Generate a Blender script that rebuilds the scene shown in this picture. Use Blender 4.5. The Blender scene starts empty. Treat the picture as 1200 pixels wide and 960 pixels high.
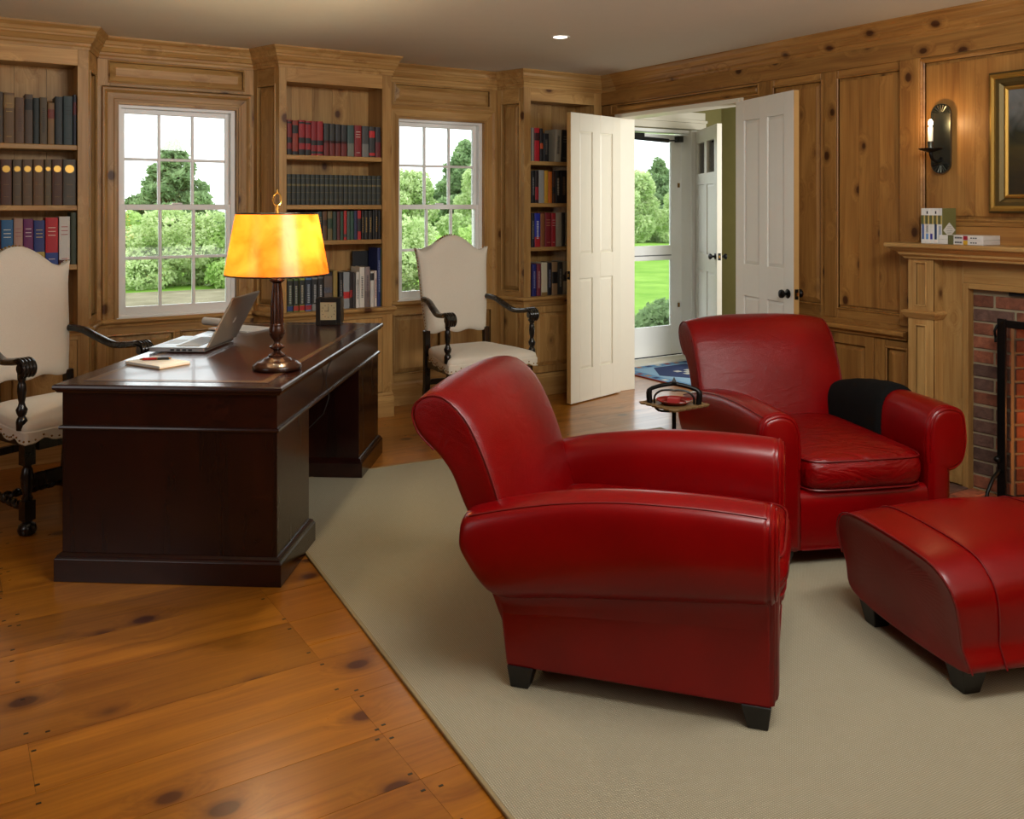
import bpy, math, random
from mathutils import Vector, Matrix, noise
R = random.Random(7)
PI = math.pi
scene = bpy.context.scene
COL = scene.collection

# ------------------------------------------------------------------ camera, world, lights, exposure
H = 1.43
cam_d = bpy.data.cameras.new('camera'); cam = bpy.data.objects.new('camera', cam_d); COL.objects.link(cam)
cam.location = (0, 0, H)
cam.rotation_euler = (PI/2, 0, -math.radians(32.5))
cam_d.sensor_fit = 'HORIZONTAL'; cam_d.sensor_width = 36
cam_d.lens = 1055/1200*36
cam_d.shift_y = -(480-241)/1200
cam_d.clip_start = .05; cam_d.clip_end = 500
scene.camera = cam

world = bpy.data.worlds.new('overcast_sky'); scene.world = world; world.use_nodes = True
wn = world.node_tree; wn.nodes.clear()
wo = wn.nodes.new('ShaderNodeOutputWorld'); wb = wn.nodes.new('ShaderNodeBackground')
wb.inputs[0].default_value = (.93, .97, 1, 1); wb.inputs[1].default_value = 3.2
wn.links.new(wb.outputs[0], wo.inputs[0])

def area(name, loc, target, sx, sy, power, color=(1, 1, 1)):
    l = bpy.data.lights.new(name, 'AREA'); l.shape = 'RECTANGLE'; l.size = sx; l.size_y = sy
    l.energy = power; l.color = color
    o = bpy.data.objects.new(name, l); COL.objects.link(o); o.location = loc
    o.rotation_euler = (Vector(target)-Vector(loc)).to_track_quat('-Z', 'Y').to_euler()
    return o
area('studio_softbox', (1.2, -1.7, 2.2), (2.6, 2.6, .9), 1.9, .7, 5, (1, .98, .95))
area('overhead_key_light', (1.9, 1.0, 2.36), (2.3, 5.2, .9), 1.8, .6, 84, (1, 1, .96))
area('side_fill_light', (-1.9, 2.6, 1.6), (2.6, 4.6, 1.3), 1.2, 1.3, 9, (1, 1, 1))  # added fill lamp for an imagined opening; the left wall is solid
area('bounce_light', (2.1, -1.1, .8), (2.1, -1.08, 2.6), 2.8, 2.4, 88, (1, .97, .93))  # unseen lamp facing up, added to brighten the ceiling
area('hall_fill_light', (5.35, 3.15, 1.7), (5.4, 6.0, 1.2), .9, 1.3, 62, (1, 1, .98))  # unseen lamp added to lift the dark hall, no window built there

scene.view_settings.view_transform = 'Standard'
scene.view_settings.look = 'None'
scene.view_settings.exposure = 0.0
scene.view_settings.gamma = 1
scene.view_settings.use_curve_mapping = False
scene.cycles.use_denoising = True
scene.cycles.max_bounces = 8
scene.cycles.transparent_max_bounces = 16
scene.cycles.sample_clamp_indirect = 6
scene.cycles.caustics_reflective = False
scene.cycles.caustics_refractive = False

# ------------------------------------------------------------------ materials
def srgb(r, g, b):
    f = lambda c: (c/12.92 if c <= .04045 else ((c+.055)/1.055)**2.4)
    return tuple(f(v/255) for v in (r, g, b)) + (1,)

class NT:
    def __init__(s, name):
        s.m = bpy.data.materials.new(name); s.m.use_nodes = True
        s.t = s.m.node_tree; s.t.nodes.clear()
        s.out = s.n('ShaderNodeOutputMaterial'); s.b = s.n('ShaderNodeBsdfPrincipled')
        s.l(s.b.outputs[0], s.out.inputs[0])
    def n(s, t): return s.t.nodes.new(t)
    def l(s, a, b): s.t.links.new(a, b)
    def coord(s, kind='Object', rnd=True):
        tc = s.n('ShaderNodeTexCoord')
        if not rnd: return tc.outputs[kind]
        oi = s.n('ShaderNodeObjectInfo')
        mu = s.n('ShaderNodeVectorMath'); mu.operation = 'SCALE'; mu.inputs[0].default_value = (31, 17, 23)
        s.l(oi.outputs['Random'], mu.inputs['Scale'])
        ad = s.n('ShaderNodeVectorMath'); ad.operation = 'ADD'
        s.l(tc.outputs[kind], ad.inputs[0]); s.l(mu.outputs[0], ad.inputs[1])
        return ad.outputs[0]
    def scale(s, v, sc):
        m = s.n('ShaderNodeVectorMath'); m.operation = 'MULTIPLY'; m.inputs[1].default_value = sc
        s.l(v, m.inputs[0]); return m.outputs[0]
    def noise(s, v, scale, detail=3, dist=0, rough=.5):
        n = s.n('ShaderNodeTexNoise'); n.inputs['Scale'].default_value = scale
        n.inputs['Detail'].default_value = detail; n.inputs['Distortion'].default_value = dist
        n.inputs['Roughness'].default_value = rough
        s.l(v, n.inputs['Vector']); return n.outputs['Fac']
    def ramp(s, f, stops, interp='LINEAR'):
        r = s.n('ShaderNodeValToRGB'); r.color_ramp.interpolation = interp
        e = r.color_ramp.elements
        while len(e) < len(stops): e.new(.5)
        for k, (p, c) in enumerate(stops):
            e[k].position = p; e[k].color = c if hasattr(c, '__len__') else (c, c, c, 1)
        s.l(f, r.inputs[0]); return r.outputs[0]
    def mix(s, f, a, b, mode='MIX'):
        m = s.n('ShaderNodeMix'); m.data_type = 'RGBA'; m.blend_type = mode
        for sock, v in ((m.inputs[0], f), (m.inputs[6], a), (m.inputs[7], b)):
            if isinstance(v, (int, float)): sock.default_value = v
            elif isinstance(v, tuple): sock.default_value = v
            else: s.l(v, sock)
        return m.outputs[2]
    def bump(s, h, strength=.2, dist=.002):
        b = s.n('ShaderNodeBump'); b.inputs['Strength'].default_value = strength
        b.inputs['Distance'].default_value = dist
        s.l(h, b.inputs['Height']); s.l(b.outputs[0], s.b.inputs['Normal'])
    def set(s, **k):
        for a, v in k.items():
            i = s.b.inputs[a.replace('_', ' ')]
            if isinstance(v, (int, float)): i.default_value = v
            elif isinstance(v, tuple): i.default_value = v
            else: s.l(v, i)
        return s.m

_cache = {}
def plain(name, col, rough=.5, metal=0, coat=0, spec=.5, mot=.93):
    key = (name, col)
    if key in _cache: return _cache[key]
    t = NT(name)
    v = t.coord()
    n = t.noise(v, 14, 4)
    c = t.mix(t.ramp(n, [(.3, .0), (.8, 1.)]), tuple(x*mot for x in col[:3])+(1,), col)
    m = t.set(Base_Color=c, Roughness=rough, Metallic=metal, Coat_Weight=coat)
    t.b.inputs['Specular IOR Level'].default_value = spec
    _cache[key] = m
    return m

def wood(name, light, dark, knot, axis, rough=.42, knots=.5, coat=.0, tone=.22, freq=1.0, bump=.12, spec=.35, kf=1.0):
    t = NT(name)
    v = t.coord()
    a = 'xyz'.index(axis)
    def sc(al, ac): return tuple(al if k == a else ac for k in range(3))
    kv = t.scale(v, sc(3.6*kf, 5.2*kf))
    vo = t.n('ShaderNodeTexVoronoi'); vo.inputs['Scale'].default_value = 1
    vo.inputs['Randomness'].default_value = .95
    t.l(kv, vo.inputs['Vector'])
    kd = vo.outputs['Distance']
    # grain swerves round the knots
    warp = t.n('ShaderNodeVectorMath'); warp.operation = 'SCALE'
    w0 = t.ramp(kd, [(0, .6), (.38, 0.)])
    sp = t.n('ShaderNodeSeparateColor'); t.l(w0, sp.inputs[0])
    warp.inputs[0].default_value = sc(0, .11)
    t.l(sp.outputs[0], warp.inputs['Scale'])
    va = t.n('ShaderNodeVectorMath'); va.operation = 'ADD'; t.l(v, va.inputs[0]); t.l(warp.outputs[0], va.inputs[1])
    g1 = t.noise(t.scale(va.outputs[0], sc(.9*freq, 13*freq)), 1.3, 4, .9)
    g2 = t.noise(t.scale(va.outputs[0], sc(2.2*freq, 75*freq)), 1.5, 3, .3)
    mid = tuple((p+q)/2 for p, q in zip(light, dark))
    c = t.ramp(g1, [(.30, dark), (.48, mid), (.66, light)])
    c = t.mix(.34, c, t.ramp(g2, [(.3, dark), (.7, light)]))
    blot = t.noise(t.scale(v, sc(1.2, 4)), 1.0, 3)
    c = t.mix(t.ramp(blot, [(.35, 0.), (.75, .45)]), c, dark)
    if knots > 0:
        ring = t.ramp(kd, [(.0, .95), (.1, .9), (.13, .45), (.19, .14), (.28, 0.)])
        spc = t.n('ShaderNodeSeparateColor'); t.l(vo.outputs['Color'], spc.inputs[0])
        on = t.ramp(spc.outputs[0], [(1-knots-.02, 0.), (1-knots, 1.)])
        f = t.mix(1., ring, on, 'MULTIPLY')
        c = t.mix(f, c, knot)
    oi = t.n('ShaderNodeObjectInfo')
    tn = t.ramp(oi.outputs['Random'], [(0, 1-tone), (1, 1+tone*.35)])
    c = t.mix(1., c, tn, 'MULTIPLY')
    t.bump(g2, bump, .0012)
    t.b.inputs['Specular IOR Level'].default_value = spec
    return t.set(Base_Color=c, Roughness=t.ramp(g1, [(0, rough+.06), (1, rough-.06)]), Coat_Weight=coat, Coat_Roughness=.12)

PL, PD, PK = srgb(206, 166, 104), srgb(150, 106, 54), srgb(74, 36, 16)
PINE = {a: wood('pine_'+a, PL, PD, PK, a, kf=1.12, knots=.5) for a in 'xyz'}
FLOORW = wood('floor_pine', srgb(184, 116, 30), srgb(126, 70, 13), srgb(66, 22, 6), 'x', rough=.30, knots=.9, kf=.85, tone=.25, freq=.75, bump=.04, spec=.5, coat=.35)
RPINE = {a: wood('honey_pine_'+a, srgb(180, 132, 70), srgb(126, 82, 38), srgb(56, 22, 9), a, knots=.75, kf=1.3) for a in 'xyz'}
MAHO = wood('mahogany', srgb(50, 17, 10), srgb(20, 6, 4), srgb(14, 4, 3), 'x', rough=.24, knots=0, coat=.35, tone=.1)
MAHOZ = wood('mahogany_upright', srgb(42, 13, 8), srgb(17, 5, 4), srgb(14, 4, 3), 'z', rough=.26, knots=0, coat=.3, tone=.1)
EBONY = wood('ebonised_wood', srgb(30, 24, 21), srgb(12, 9, 8), srgb(5, 4, 4), 'z', rough=.28, knots=0, coat=.3, tone=.1)
LAMPW = wood('turned_walnut', srgb(64, 34, 20), srgb(34, 16, 9), srgb(20, 8, 5), 'z', rough=.25, knots=0, coat=.3, tone=.1)
BLACKLEG = plain('black_leg_wood', srgb(20, 18, 17), .45)

def leather(name='red_leather', col=srgb(126, 1, 4), dark=srgb(106, 0, 2), rough=.27, wr=0.):
    t = NT(name)
    v = t.coord()
    n = t.noise(v, 3.0, 4)
    c = t.mix(t.ramp(n, [(.3, 0.), (.7, 1.)]), dark, col)
    fine = t.noise(v, 380, 2)
    t.b.inputs['Specular IOR Level'].default_value = .36
    h = fine
    if wr:
        big = t.noise(t.scale(v, (9, 3.2, 9)), 1.6, 3, 1.6)
        mx = t.n('ShaderNodeMath'); mx.operation = 'MULTIPLY_ADD'; mx.inputs[1].default_value = wr
        t.l(big, mx.inputs[0]); t.l(fine, mx.inputs[2]); h = mx.outputs[0]
        t.bump(h, .35, .0035)
    else:
        t.bump(h, .09, .0008)
    return t.set(Base_Color=c, Roughness=t.ramp(t.noise(v, 7, 3), [(.2, rough), (.8, rough+.03)]), Coat_Weight=0.)
LEATHER = leather()
LEATHER_W = leather('creased_red_leather', wr=14.)
LEATHER_B = leather('soft_creased_red_leather', wr=2.4)
PIPING = plain('red_piping', srgb(112, 8, 12), .4)

def fabric(name, c1, c2, sc=900, rough=.95, bump=.25):
    t = NT(name)
    v = t.coord()
    n = t.noise(v, sc, 2)
    m = t.noise(v, 6, 3)
    c = t.mix(t.ramp(n, [(.35, 0.), (.65, 1.)]), c1, c2)
    c = t.mix(t.ramp(m, [(.35, 0.), (.75, .25)]), c, c1)
    t.bump(n, bump, .0015)
    t.b.inputs['Specular IOR Level'].default_value = .15
    t.b.inputs['Sheen Weight'].default_value = .15 if sc > 600 else 0
    return t.set(Base_Color=c, Roughness=rough)
LINEN = fabric('cream_linen', srgb(214, 206, 190), srgb(236, 230, 216))
WOOL = fabric('black_wool', srgb(8, 8, 8), srgb(17, 17, 16), 500)

def sisal():
    t = NT('sisal_weave')
    v = t.coord(rnd=False)
    w1 = t.n('ShaderNodeTexWave'); w1.bands_direction = 'X'; w1.inputs['Scale'].default_value = 52; w1.inputs['Distortion'].default_value = .6
    w2 = t.n('ShaderNodeTexWave'); w2.bands_direction = 'Y'; w2.inputs['Scale'].default_value = 52; w2.inputs['Distortion'].default_value = .6
    w1.inputs['Detail'].default_value = 1; w2.inputs['Detail'].default_value = 1
    t.l(v, w1.inputs['Vector']); t.l(v, w2.inputs['Vector'])
    f = t.mix(1., w1.outputs['Color'], w2.outputs['Color'], 'MULTIPLY')
    n = t.noise(v, 60, 4)
    c = t.mix(f, srgb(142, 134, 112), srgb(200, 191, 168))
    c = t.mix(t.ramp(n, [(.3, 0.), (.75, .4)]), c, srgb(156, 146, 120))
    t.bump(f, .5, .003)
    t.b.inputs['Specular IOR Level'].default_value = .1
    return t.set(Base_Color=c, Roughness=1.)
SISAL = sisal()

WHITE = plain('white_paint', srgb(230, 228, 220), .38, mot=.98)
CREAM = plain('cream_paint', srgb(222, 216, 198), .42, mot=.98)
SASHW = plain('sash_paint', srgb(246, 246, 242), .35, mot=.99)
OLIVE = plain('olive_plaster', srgb(132, 124, 74), .8)
CEIL = plain('ceiling_plaster', srgb(214, 209, 196), .9, mot=.98)
PLASTER = plain('plain_plaster', srgb(150, 110, 62), .8)
BLACK = plain('black_iron', srgb(22, 21, 20), .38, .6)
BLACKP = plain('black_paint', srgb(18, 17, 17), .35)
BRASS = plain('aged_brass', srgb(150, 112, 52), .35, .9)
GILT = plain('gilt_frame', srgb(186, 146, 70), .34, .8)
GILTD = plain('dark_gilt', srgb(92, 76, 40), .45, .6)
PEWTER = plain('dark_pewter', srgb(84, 86, 78), .3, .85)
SILVER = plain('silver_aluminium', srgb(150, 150, 150), .32, .75)
SILVERD = plain('silver_lid', srgb(150, 147, 142), .4, .15)
PAPER = plain('white_paper', srgb(228, 226, 218), .6)
PAGES = plain('book_pages', srgb(205, 192, 160), .8)
MORTAR = plain('mortar', srgb(150, 138, 112), .95)
WAX = plain('candle_sleeve', srgb(235, 232, 222), .5)
SOIL = plain('soot', srgb(26, 20, 17), .9)

def brick_mat(name, a, b):
    t = NT(name); v = t.coord()
    n = t.noise(v, 28, 5, .4)
    c = t.mix(t.ramp(n, [(.3, 0.), (.72, 1.)]), a, b)
    oi = t.n('ShaderNodeObjectInfo')
    c = t.mix(1., c, t.ramp(oi.outputs['Random'], [(0, .62), (1, 1.2)]), 'MULTIPLY')
    t.bump(t.noise(v, 90, 4), .6, .004)
    return t.set(Base_Color=c, Roughness=.85)
BRICK = brick_mat('clay_brick', srgb(106, 60, 42), srgb(152, 92, 66))
BRICKD = brick_mat('dark_brick', srgb(80, 56, 48), srgb(112, 84, 72))
FBRICK = brick_mat('fire_brick', srgb(132, 70, 44), srgb(168, 96, 60))

def glass():
    m = bpy.data.materials.new('window_glass'); m.use_nodes = True
    t = m.node_tree; t.nodes.clear()
    o = t.nodes.new('ShaderNodeOutputMaterial'); mx = t.nodes.new('ShaderNodeMixShader')
    tr = t.nodes.new('ShaderNodeBsdfTransparent'); gl = t.nodes.new('ShaderNodeBsdfGlossy')
    tr.inputs[0].default_value = (.96, .98, .97, 1); gl.inputs['Roughness'].default_value = .02
    fr = t.nodes.new('ShaderNodeFresnel'); fr.inputs[0].default_value = 1.35
    t.links.new(fr.outputs[0], mx.inputs[0]); t.links.new(tr.outputs[0], mx.inputs[1]); t.links.new(gl.outputs[0], mx.inputs[2])
    t.links.new(mx.outputs[0], o.inputs[0]); return m
GLASS = glass()

def screen_mesh():
    m = bpy.data.materials.new('fine_wire_mesh'); m.use_nodes = True
    t = m.node_tree; t.nodes.clear()
    o = t.nodes.new('ShaderNodeOutputMaterial'); mx = t.nodes.new('ShaderNodeMixShader')
    tr = t.nodes.new('ShaderNodeBsdfTransparent'); gl = t.nodes.new('ShaderNodeBsdfDiffuse')
    gl.inputs[0].default_value = (.02, .018, .016, 1); mx.inputs[0].default_value = .3
    t.links.new(tr.outputs[0], mx.inputs[1]); t.links.new(gl.outputs[0], mx.inputs[2])
    t.links.new(mx.outputs[0], o.inputs[0]); return m
WIREMESH = screen_mesh()

def emit(name, col, s):
    t = NT(name)
    return t.set(Base_Color=(0, 0, 0, 1), Emission_Color=col, Emission_Strength=s)

def shade_mat():
    m = bpy.data.materials.new('amber_parchment'); m.use_nodes = True
    t = NT('amber_parchment')
    v = t.coord(rnd=False)
    n = t.noise(v, 9, 4, .6)
    c = t.ramp(n, [(.3, srgb(240, 158, 68)), (.7, srgb(255, 210, 128))])
    tl = t.n('ShaderNodeBsdfTranslucent'); df = t.n('ShaderNodeBsdfDiffuse'); gl = t.n('ShaderNodeBsdfGlossy')
    gl.inputs['Roughness'].default_value = .3
    t.l(c, tl.inputs[0]); t.l(c, df.inputs[0])
    mx = t.n('ShaderNodeMixShader'); mx.inputs[0].default_value = .15
    t.l(tl.outputs[0], mx.inputs[1]); t.l(df.outputs[0], mx.inputs[2])
    m2 = t.n('ShaderNodeMixShader'); m2.inputs[0].default_value = .05
    t.l(mx.outputs[0], m2.inputs[1]); t.l(gl.outputs[0], m2.inputs[2])
    t.l(m2.outputs[0], t.out.inputs[0])
    return t.m
SHADE = shade_mat()

def leafmat(name, a, b):
    t = NT(name); v = t.coord()
    n = t.noise(v, 2.2, 4)
    c = t.mix(t.ramp(n, [(.35, 0.), (.65, 1.)]), a, b)
    df = t.n('ShaderNodeBsdfDiffuse'); tl = t.n('ShaderNodeBsdfTranslucent'); mx = t.n('ShaderNodeMixShader')
    t.l(c, df.inputs[0]); t.l(c, tl.inputs[0]); mx.inputs[0].default_value = .45
    t.l(df.outputs[0], mx.inputs[1]); t.l(tl.outputs[0], mx.inputs[2]); t.l(mx.outputs[0], t.out.inputs[0])
    return t.m
LEAF_D = leafmat('juniper_needles', srgb(118, 146, 100), srgb(160, 184, 134))
LEAF_G = leafmat('green_leaves', srgb(148, 184, 98), srgb(200, 222, 146))
LEAF_P = leafmat('pale_leaves', srgb(170, 194, 128), srgb(218, 230, 180))
BARK = plain('bark', srgb(90, 76, 60), .9)
def ground(name, a, b, sc):
    t = NT(name); v = t.coord(rnd=False)
    c = t.mix(t.ramp(t.noise(v, sc, 5), [(.3, 0.), (.7, 1.)]), a, b)
    t.b.inputs['Specular IOR Level'].default_value = .1
    return t.set(Base_Color=c, Roughness=1.)
LAWN = ground('lawn_grass', srgb(96, 138, 42), srgb(132, 166, 70), 1.2)
SAND = ground('sandy_gravel', srgb(112, 106, 84), srgb(142, 134, 110), 1.6)

# ------------------------------------------------------------------ mesh helpers
PM = {}
def tag(o, label=None, cat=None, group=None, kind=None):
    if label: o['label'] = label
    if cat: o['category'] = cat
    if group: o['group'] = group
    if kind: o['kind'] = kind
    return o
def thing(name, loc, rz, label, cat, group=None):
    o = bpy.data.objects.new(name, None); COL.objects.link(o); o.empty_display_size = .1
    o.location = loc; o.rotation_euler = (0, 0, rz)
    PM[o.name] = Matrix.Translation(loc) @ Matrix.Rotation(rz, 4, 'Z')
    return tag(o, label, cat, group)

class MB:
    def __init__(s): s.v = []; s.f = []; s.sm = []
    def add(s, vs, fs, smooth=False):
        b = len(s.v); s.v += [tuple(p) for p in vs]
        s.f += [tuple(i+b for i in f) for f in fs]; s.sm += [smooth]*len(fs)
        return s
    def box(s, x0, x1, y0, y1, z0, z1):
        if x0 > x1: x0, x1 = x1, x0
        if y0 > y1: y0, y1 = y1, y0
        if z0 > z1: z0, z1 = z1, z0
        v = [(x, y, z) for z in (z0, z1) for y in (y0, y1) for x in (x0, x1)]
        return s.add(v, [(0, 2, 3, 1), (4, 5, 7, 6), (0, 1, 5, 4), (2, 6, 7, 3), (0, 4, 6, 2), (1, 3, 7, 5)])
    def rings(s, rs, closed=True, cap=True, smooth=True):
        """loft between rings of equal length"""
        n = len(rs[0]); vs = [p for r in rs for p in r]; fs = []
        for i in range(len(rs)-1):
            for j in range(n if closed else n-1):
                k = (j+1) % n
                fs.append((i*n+j, i*n+k, (i+1)*n+k, (i+1)*n+j))
        s.add(vs, fs, smooth)
        if cap and closed:
            b = len(s.v)-len(vs)
            s.f.append(tuple(b+j for j in reversed(range(n)))); s.sm.append(False)
            s.f.append(tuple(b+(len(rs)-1)*n+j for j in range(n))); s.sm.append(False)
        return s
    def lathe(s, prof, c=(0, 0), n=24, cap=True, flute=0):
        rs = []
        for r, z in prof:
            rs.append([(c[0]+r*(1-(flute if k % 2 else 0))*math.cos(2*PI*k/n), c[1]+r*(1-(flute if k % 2 else 0))*math.sin(2*PI*k/n), z) for k in range(n)])
        return s.rings(rs, cap=cap)
    def tube(s, pts, r, n=8, cap=True, closed=False):
        pts = [Vector(p) for p in pts]; rs = []
        m = len(pts); up = None
        for i, p in enumerate(pts):
            a = pts[(i-1) % m] if (i or closed) else p; b = pts[(i+1) % m] if (i < m-1 or closed) else p
            t = (b-a).normalized()
            if up is None:
                up = t.orthogonal().normalized()
            up = (up - t*up.dot(t))
            up = up.normalized() if up.length > 1e-6 else t.orthogonal().normalized()
            w = t.cross(up)
            rr = r[i] if hasattr(r, '__len__') else r
            rs.append([tuple(p+up*rr*math.cos(2*PI*k/n)+w*rr*math.sin(2*PI*k/n)) for k in range(n)])
        if closed: rs.append(rs[0]); cap = False
        return s.rings(rs, cap=cap)
    def prism(s, poly, fn, d0, d1, smooth=False):
        """poly: 2-D outline; fn(a,b,d)->3-D"""
        return s.rings([[fn(a, b, d0) for a, b in poly], [fn(a, b, d1) for a, b in poly]], smooth=smooth)
    def sphere(s, c, r, nu=10, nv=6, sx=1, sy=1, sz=1):
        pr = []
        for i in range(1, nv):
            a = PI*i/nv
            pr.append([(c[0]+r*sx*math.sin(a)*math.cos(2*PI*k/nu), c[1]+r*sy*math.sin(a)*math.sin(2*PI*k/nu), c[2]-r*sz*math.cos(a)) for k in range(nu)])
        pr = [[(c[0]+r*sx*.02*math.cos(2*PI*k/nu), c[1]+r*sy*.02*math.sin(2*PI*k/nu), c[2]-r*sz) for k in range(nu)]] + pr + [[(c[0]+r*sx*.02*math.cos(2*PI*k/nu), c[1]+r*sy*.02*math.sin(2*PI*k/nu), c[2]+r*sz) for k in range(nu)]]
        return s.rings(pr)
    def build(s, name, mat, parent=None, world=False, bevel=0, seg=2, subd=0, sharp=35, label=None, kind=None, fix=True):
        vs = s.v
        if parent is not None and world:
            inv = PM[parent.name].inverted() if parent.name in PM else Matrix.Identity(4)
            vs = [tuple(inv @ Vector(p)) for p in vs]
        me = bpy.data.meshes.new(name); me.from_pydata(vs, [], s.f); me.materials.append(mat)
        me.polygons.foreach_set('use_smooth', s.sm)
        if fix:
            import bmesh
            bm = bmesh.new(); bm.from_mesh(me); bmesh.ops.recalc_face_normals(bm, faces=bm.faces); bm.to_mesh(me); bm.free()
        if any(s.sm) and not subd: me.set_sharp_from_angle(angle=math.radians(sharp+15))
        me.update()
        o = bpy.data.objects.new(name, me); COL.objects.link(o)
        if parent is not None:
            o.parent = parent
            PM[o.name] = PM.get(parent.name, Matrix.Identity(4))
        if bevel:
            m = o.modifiers.new('bevel', 'BEVEL'); m.width = bevel; m.segments = seg; m.limit_method = 'ANGLE'; m.angle_limit = math.radians(40)
            m.harden_normals = False
        if subd:
            m = o.modifiers.new('smooth', 'SUBSURF'); m.levels = subd; m.render_levels = subd
        return tag(o, label=label, kind=kind)

def catmull(pts, n=4, closed=False):
    m = len(pts); out = []
    rng = range(m) if closed else range(m-1)
    P = lambda i: pts[i % m] if closed else pts[max(0, min(m-1, i))]
    for i in rng:
        p0, p1, p2, p3 = P(i-1), P(i), P(i+1), P(i+2)
        for k in range(n):
            t = k/n
            out.append(tuple(.5*((2*b)+(-a+c)*t+(2*a-5*b+4*c-d)*t*t+(-a+3*b-3*c+d)*t**3) for a, b, c, d in zip(p0, p1, p2, p3)))
    if not closed: out.append(tuple(pts[-1]))
    return out
def lerp(a, b, t): return a+(b-a)*t
def interp(tab, x):
    for (a, p), (b, q) in zip(tab, tab[1:]):
        if x <= b: return lerp(p, q, max(0, min(1, (x-a)/(b-a))))
    return tab[-1][1]
def inset(poly, d):
    """offset a closed 2-D polygon inward by d (ccw or cw handled)"""
    A = sum(p[0]*q[1]-q[0]*p[1] for p, q in zip(poly, poly[1:]+poly[:1])); sg = 1 if A > 0 else -1
    out = []; n = len(poly)
    for i in range(n):
        a, b, c = poly[i-1], poly[i], poly[(i+1) % n]
        e1 = Vector((b[0]-a[0], b[1]-a[1])); e2 = Vector((c[0]-b[0], c[1]-b[1]))
        if e1.length < 1e-9 or e2.length < 1e-9: out.append(b); continue
        e1.normalize(); e2.normalize()
        n1 = Vector((-e1.y, e1.x))*sg; n2 = Vector((-e2.y, e2.x))*sg
        k = n1+n2
        k = k/max(.4, 1+n1.dot(n2))
        out.append((b[0]+k.x*d, b[1]+k.y*d))
    return out

# ------------------------------------------------------------------ the room shell
CH = 2.44          # ceiling height
XR, YB, YC = 4.41, 5.86, 5.60   # right wall face, window wall face, bookcase face
ceil = MB().box(-2.4, 7.2, -2.8, 6.5, CH, CH+.12).build('ceiling', CEIL, kind='structure')
floor = MB().box(-2.4, 7.2, -2.8, 6.4, -.16, -.025).build('floor', SOIL, kind='structure')
# wide pine floor boards running along the room
ys = [-2.6, -2.3, -2.02, -1.75, -1.46, -1.2, -.93, -.66, -.4, -.14, .12, .36, .62, .87, 1.12, 1.36, 1.6, 1.79, 2.015, 2.245, 2.467, 2.71, 3.017, 3.27, 3.52, 3.8, 4.05, 4.3, 4.58, 4.84, 5.1, 5.36, 5.62, 5.88, 6.12, 6.36]
for i in range(len(ys)-1):
    a, b = ys[i], ys[i+1]
    if b < -.2: 
        segs = [(-2.2, 4.5)]
    else:
        cut = R.choice((1.013, .2)) if b > 1.2 else 3.9
        segs = [(-2.2, cut), (cut, 4.5)] if b < 4.05 else [(-2.2, cut), (cut, 3.2+R.random()*.5)]
        if b >= 4.05: segs.append((segs[-1][1], 7.0))
    for x0, x1 in segs:
        MB().box(x0+.0004, x1-.0004, a+.0007, b-.0007, -.025, 0).build('floor_board', FLOORW, floor)
nl = MB()
for xx in (.2, .24, 1.0, 1.035, 2.45, 3.3):
    for i in range(12, len(ys)-4):
        for fy in (.16, .84):
            if R.random() < .12: continue
            y = lerp(ys[i], ys[i+1], fy)+R.uniform(-.02, .02); x = xx+R.uniform(-.012, .012)
            if xx in (.24, 1.035) and R.random() < .55: continue
            nl.box(x-.006, x+.006, y-.0035, y+.0035, -.002, .0006)
nl.build('floor_nails', BLACKP, floor)

# window wall: solid pieces round the openings
wb_ = MB(); Y0, Y1 = YB+.022, 6.05
W1, W2 = (.905, 1.635, .745, 2.06), (2.76, 3.495, .745, 2.07)
wb_.box(-2.4, W1[0], Y0, Y1, 0, CH); wb_.box(W1[1], W2[0], Y0, Y1, 0, CH); wb_.box(W2[1], XR+.165, Y0, Y1, 0, CH)
for w in (W1, W2):
    wb_.box(w[0], w[1], Y0, Y1, 0, w[2]); wb_.box(w[0], w[1], Y0, Y1, w[3], CH)
wall_back = wb_.build('wall_back', PLASTER, kind='structure')
DY0, DY1, DH = 4.135, 5.42, 2.12
FY0, FY1, FH = 1.20, 2.62, 1.04       # brick field inside the mantel surround
OY0, OY1, OH = 1.42, 2.40, .84        # firebox mouth
wr = MB(); X0, X1 = XR+.022, XR+.165
wr.box(X0, X1, DY1, 6.05, 0, CH); wr.box(X0, X1, DY0, DY1, DH, CH); wr.box(X0, X1, FY1, DY0, 0, CH)
wr.box(X0, X1, FY0, FY1, FH, CH); wr.box(X0, X1, -2.6, FY0, 0, CH)
wall_right = wr.build('wall_right', PLASTER, kind='structure')
wall_left = MB().box(-2.4, -2.2, -2.8, 6.05, 0, CH).build('wall_left', RPINE['z'], kind='structure')
wall_front = MB().box(-2.4, XR+.165, -2.8, -2.6, 0, CH).build('wall_front', RPINE['z'], kind='structure')

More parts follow.
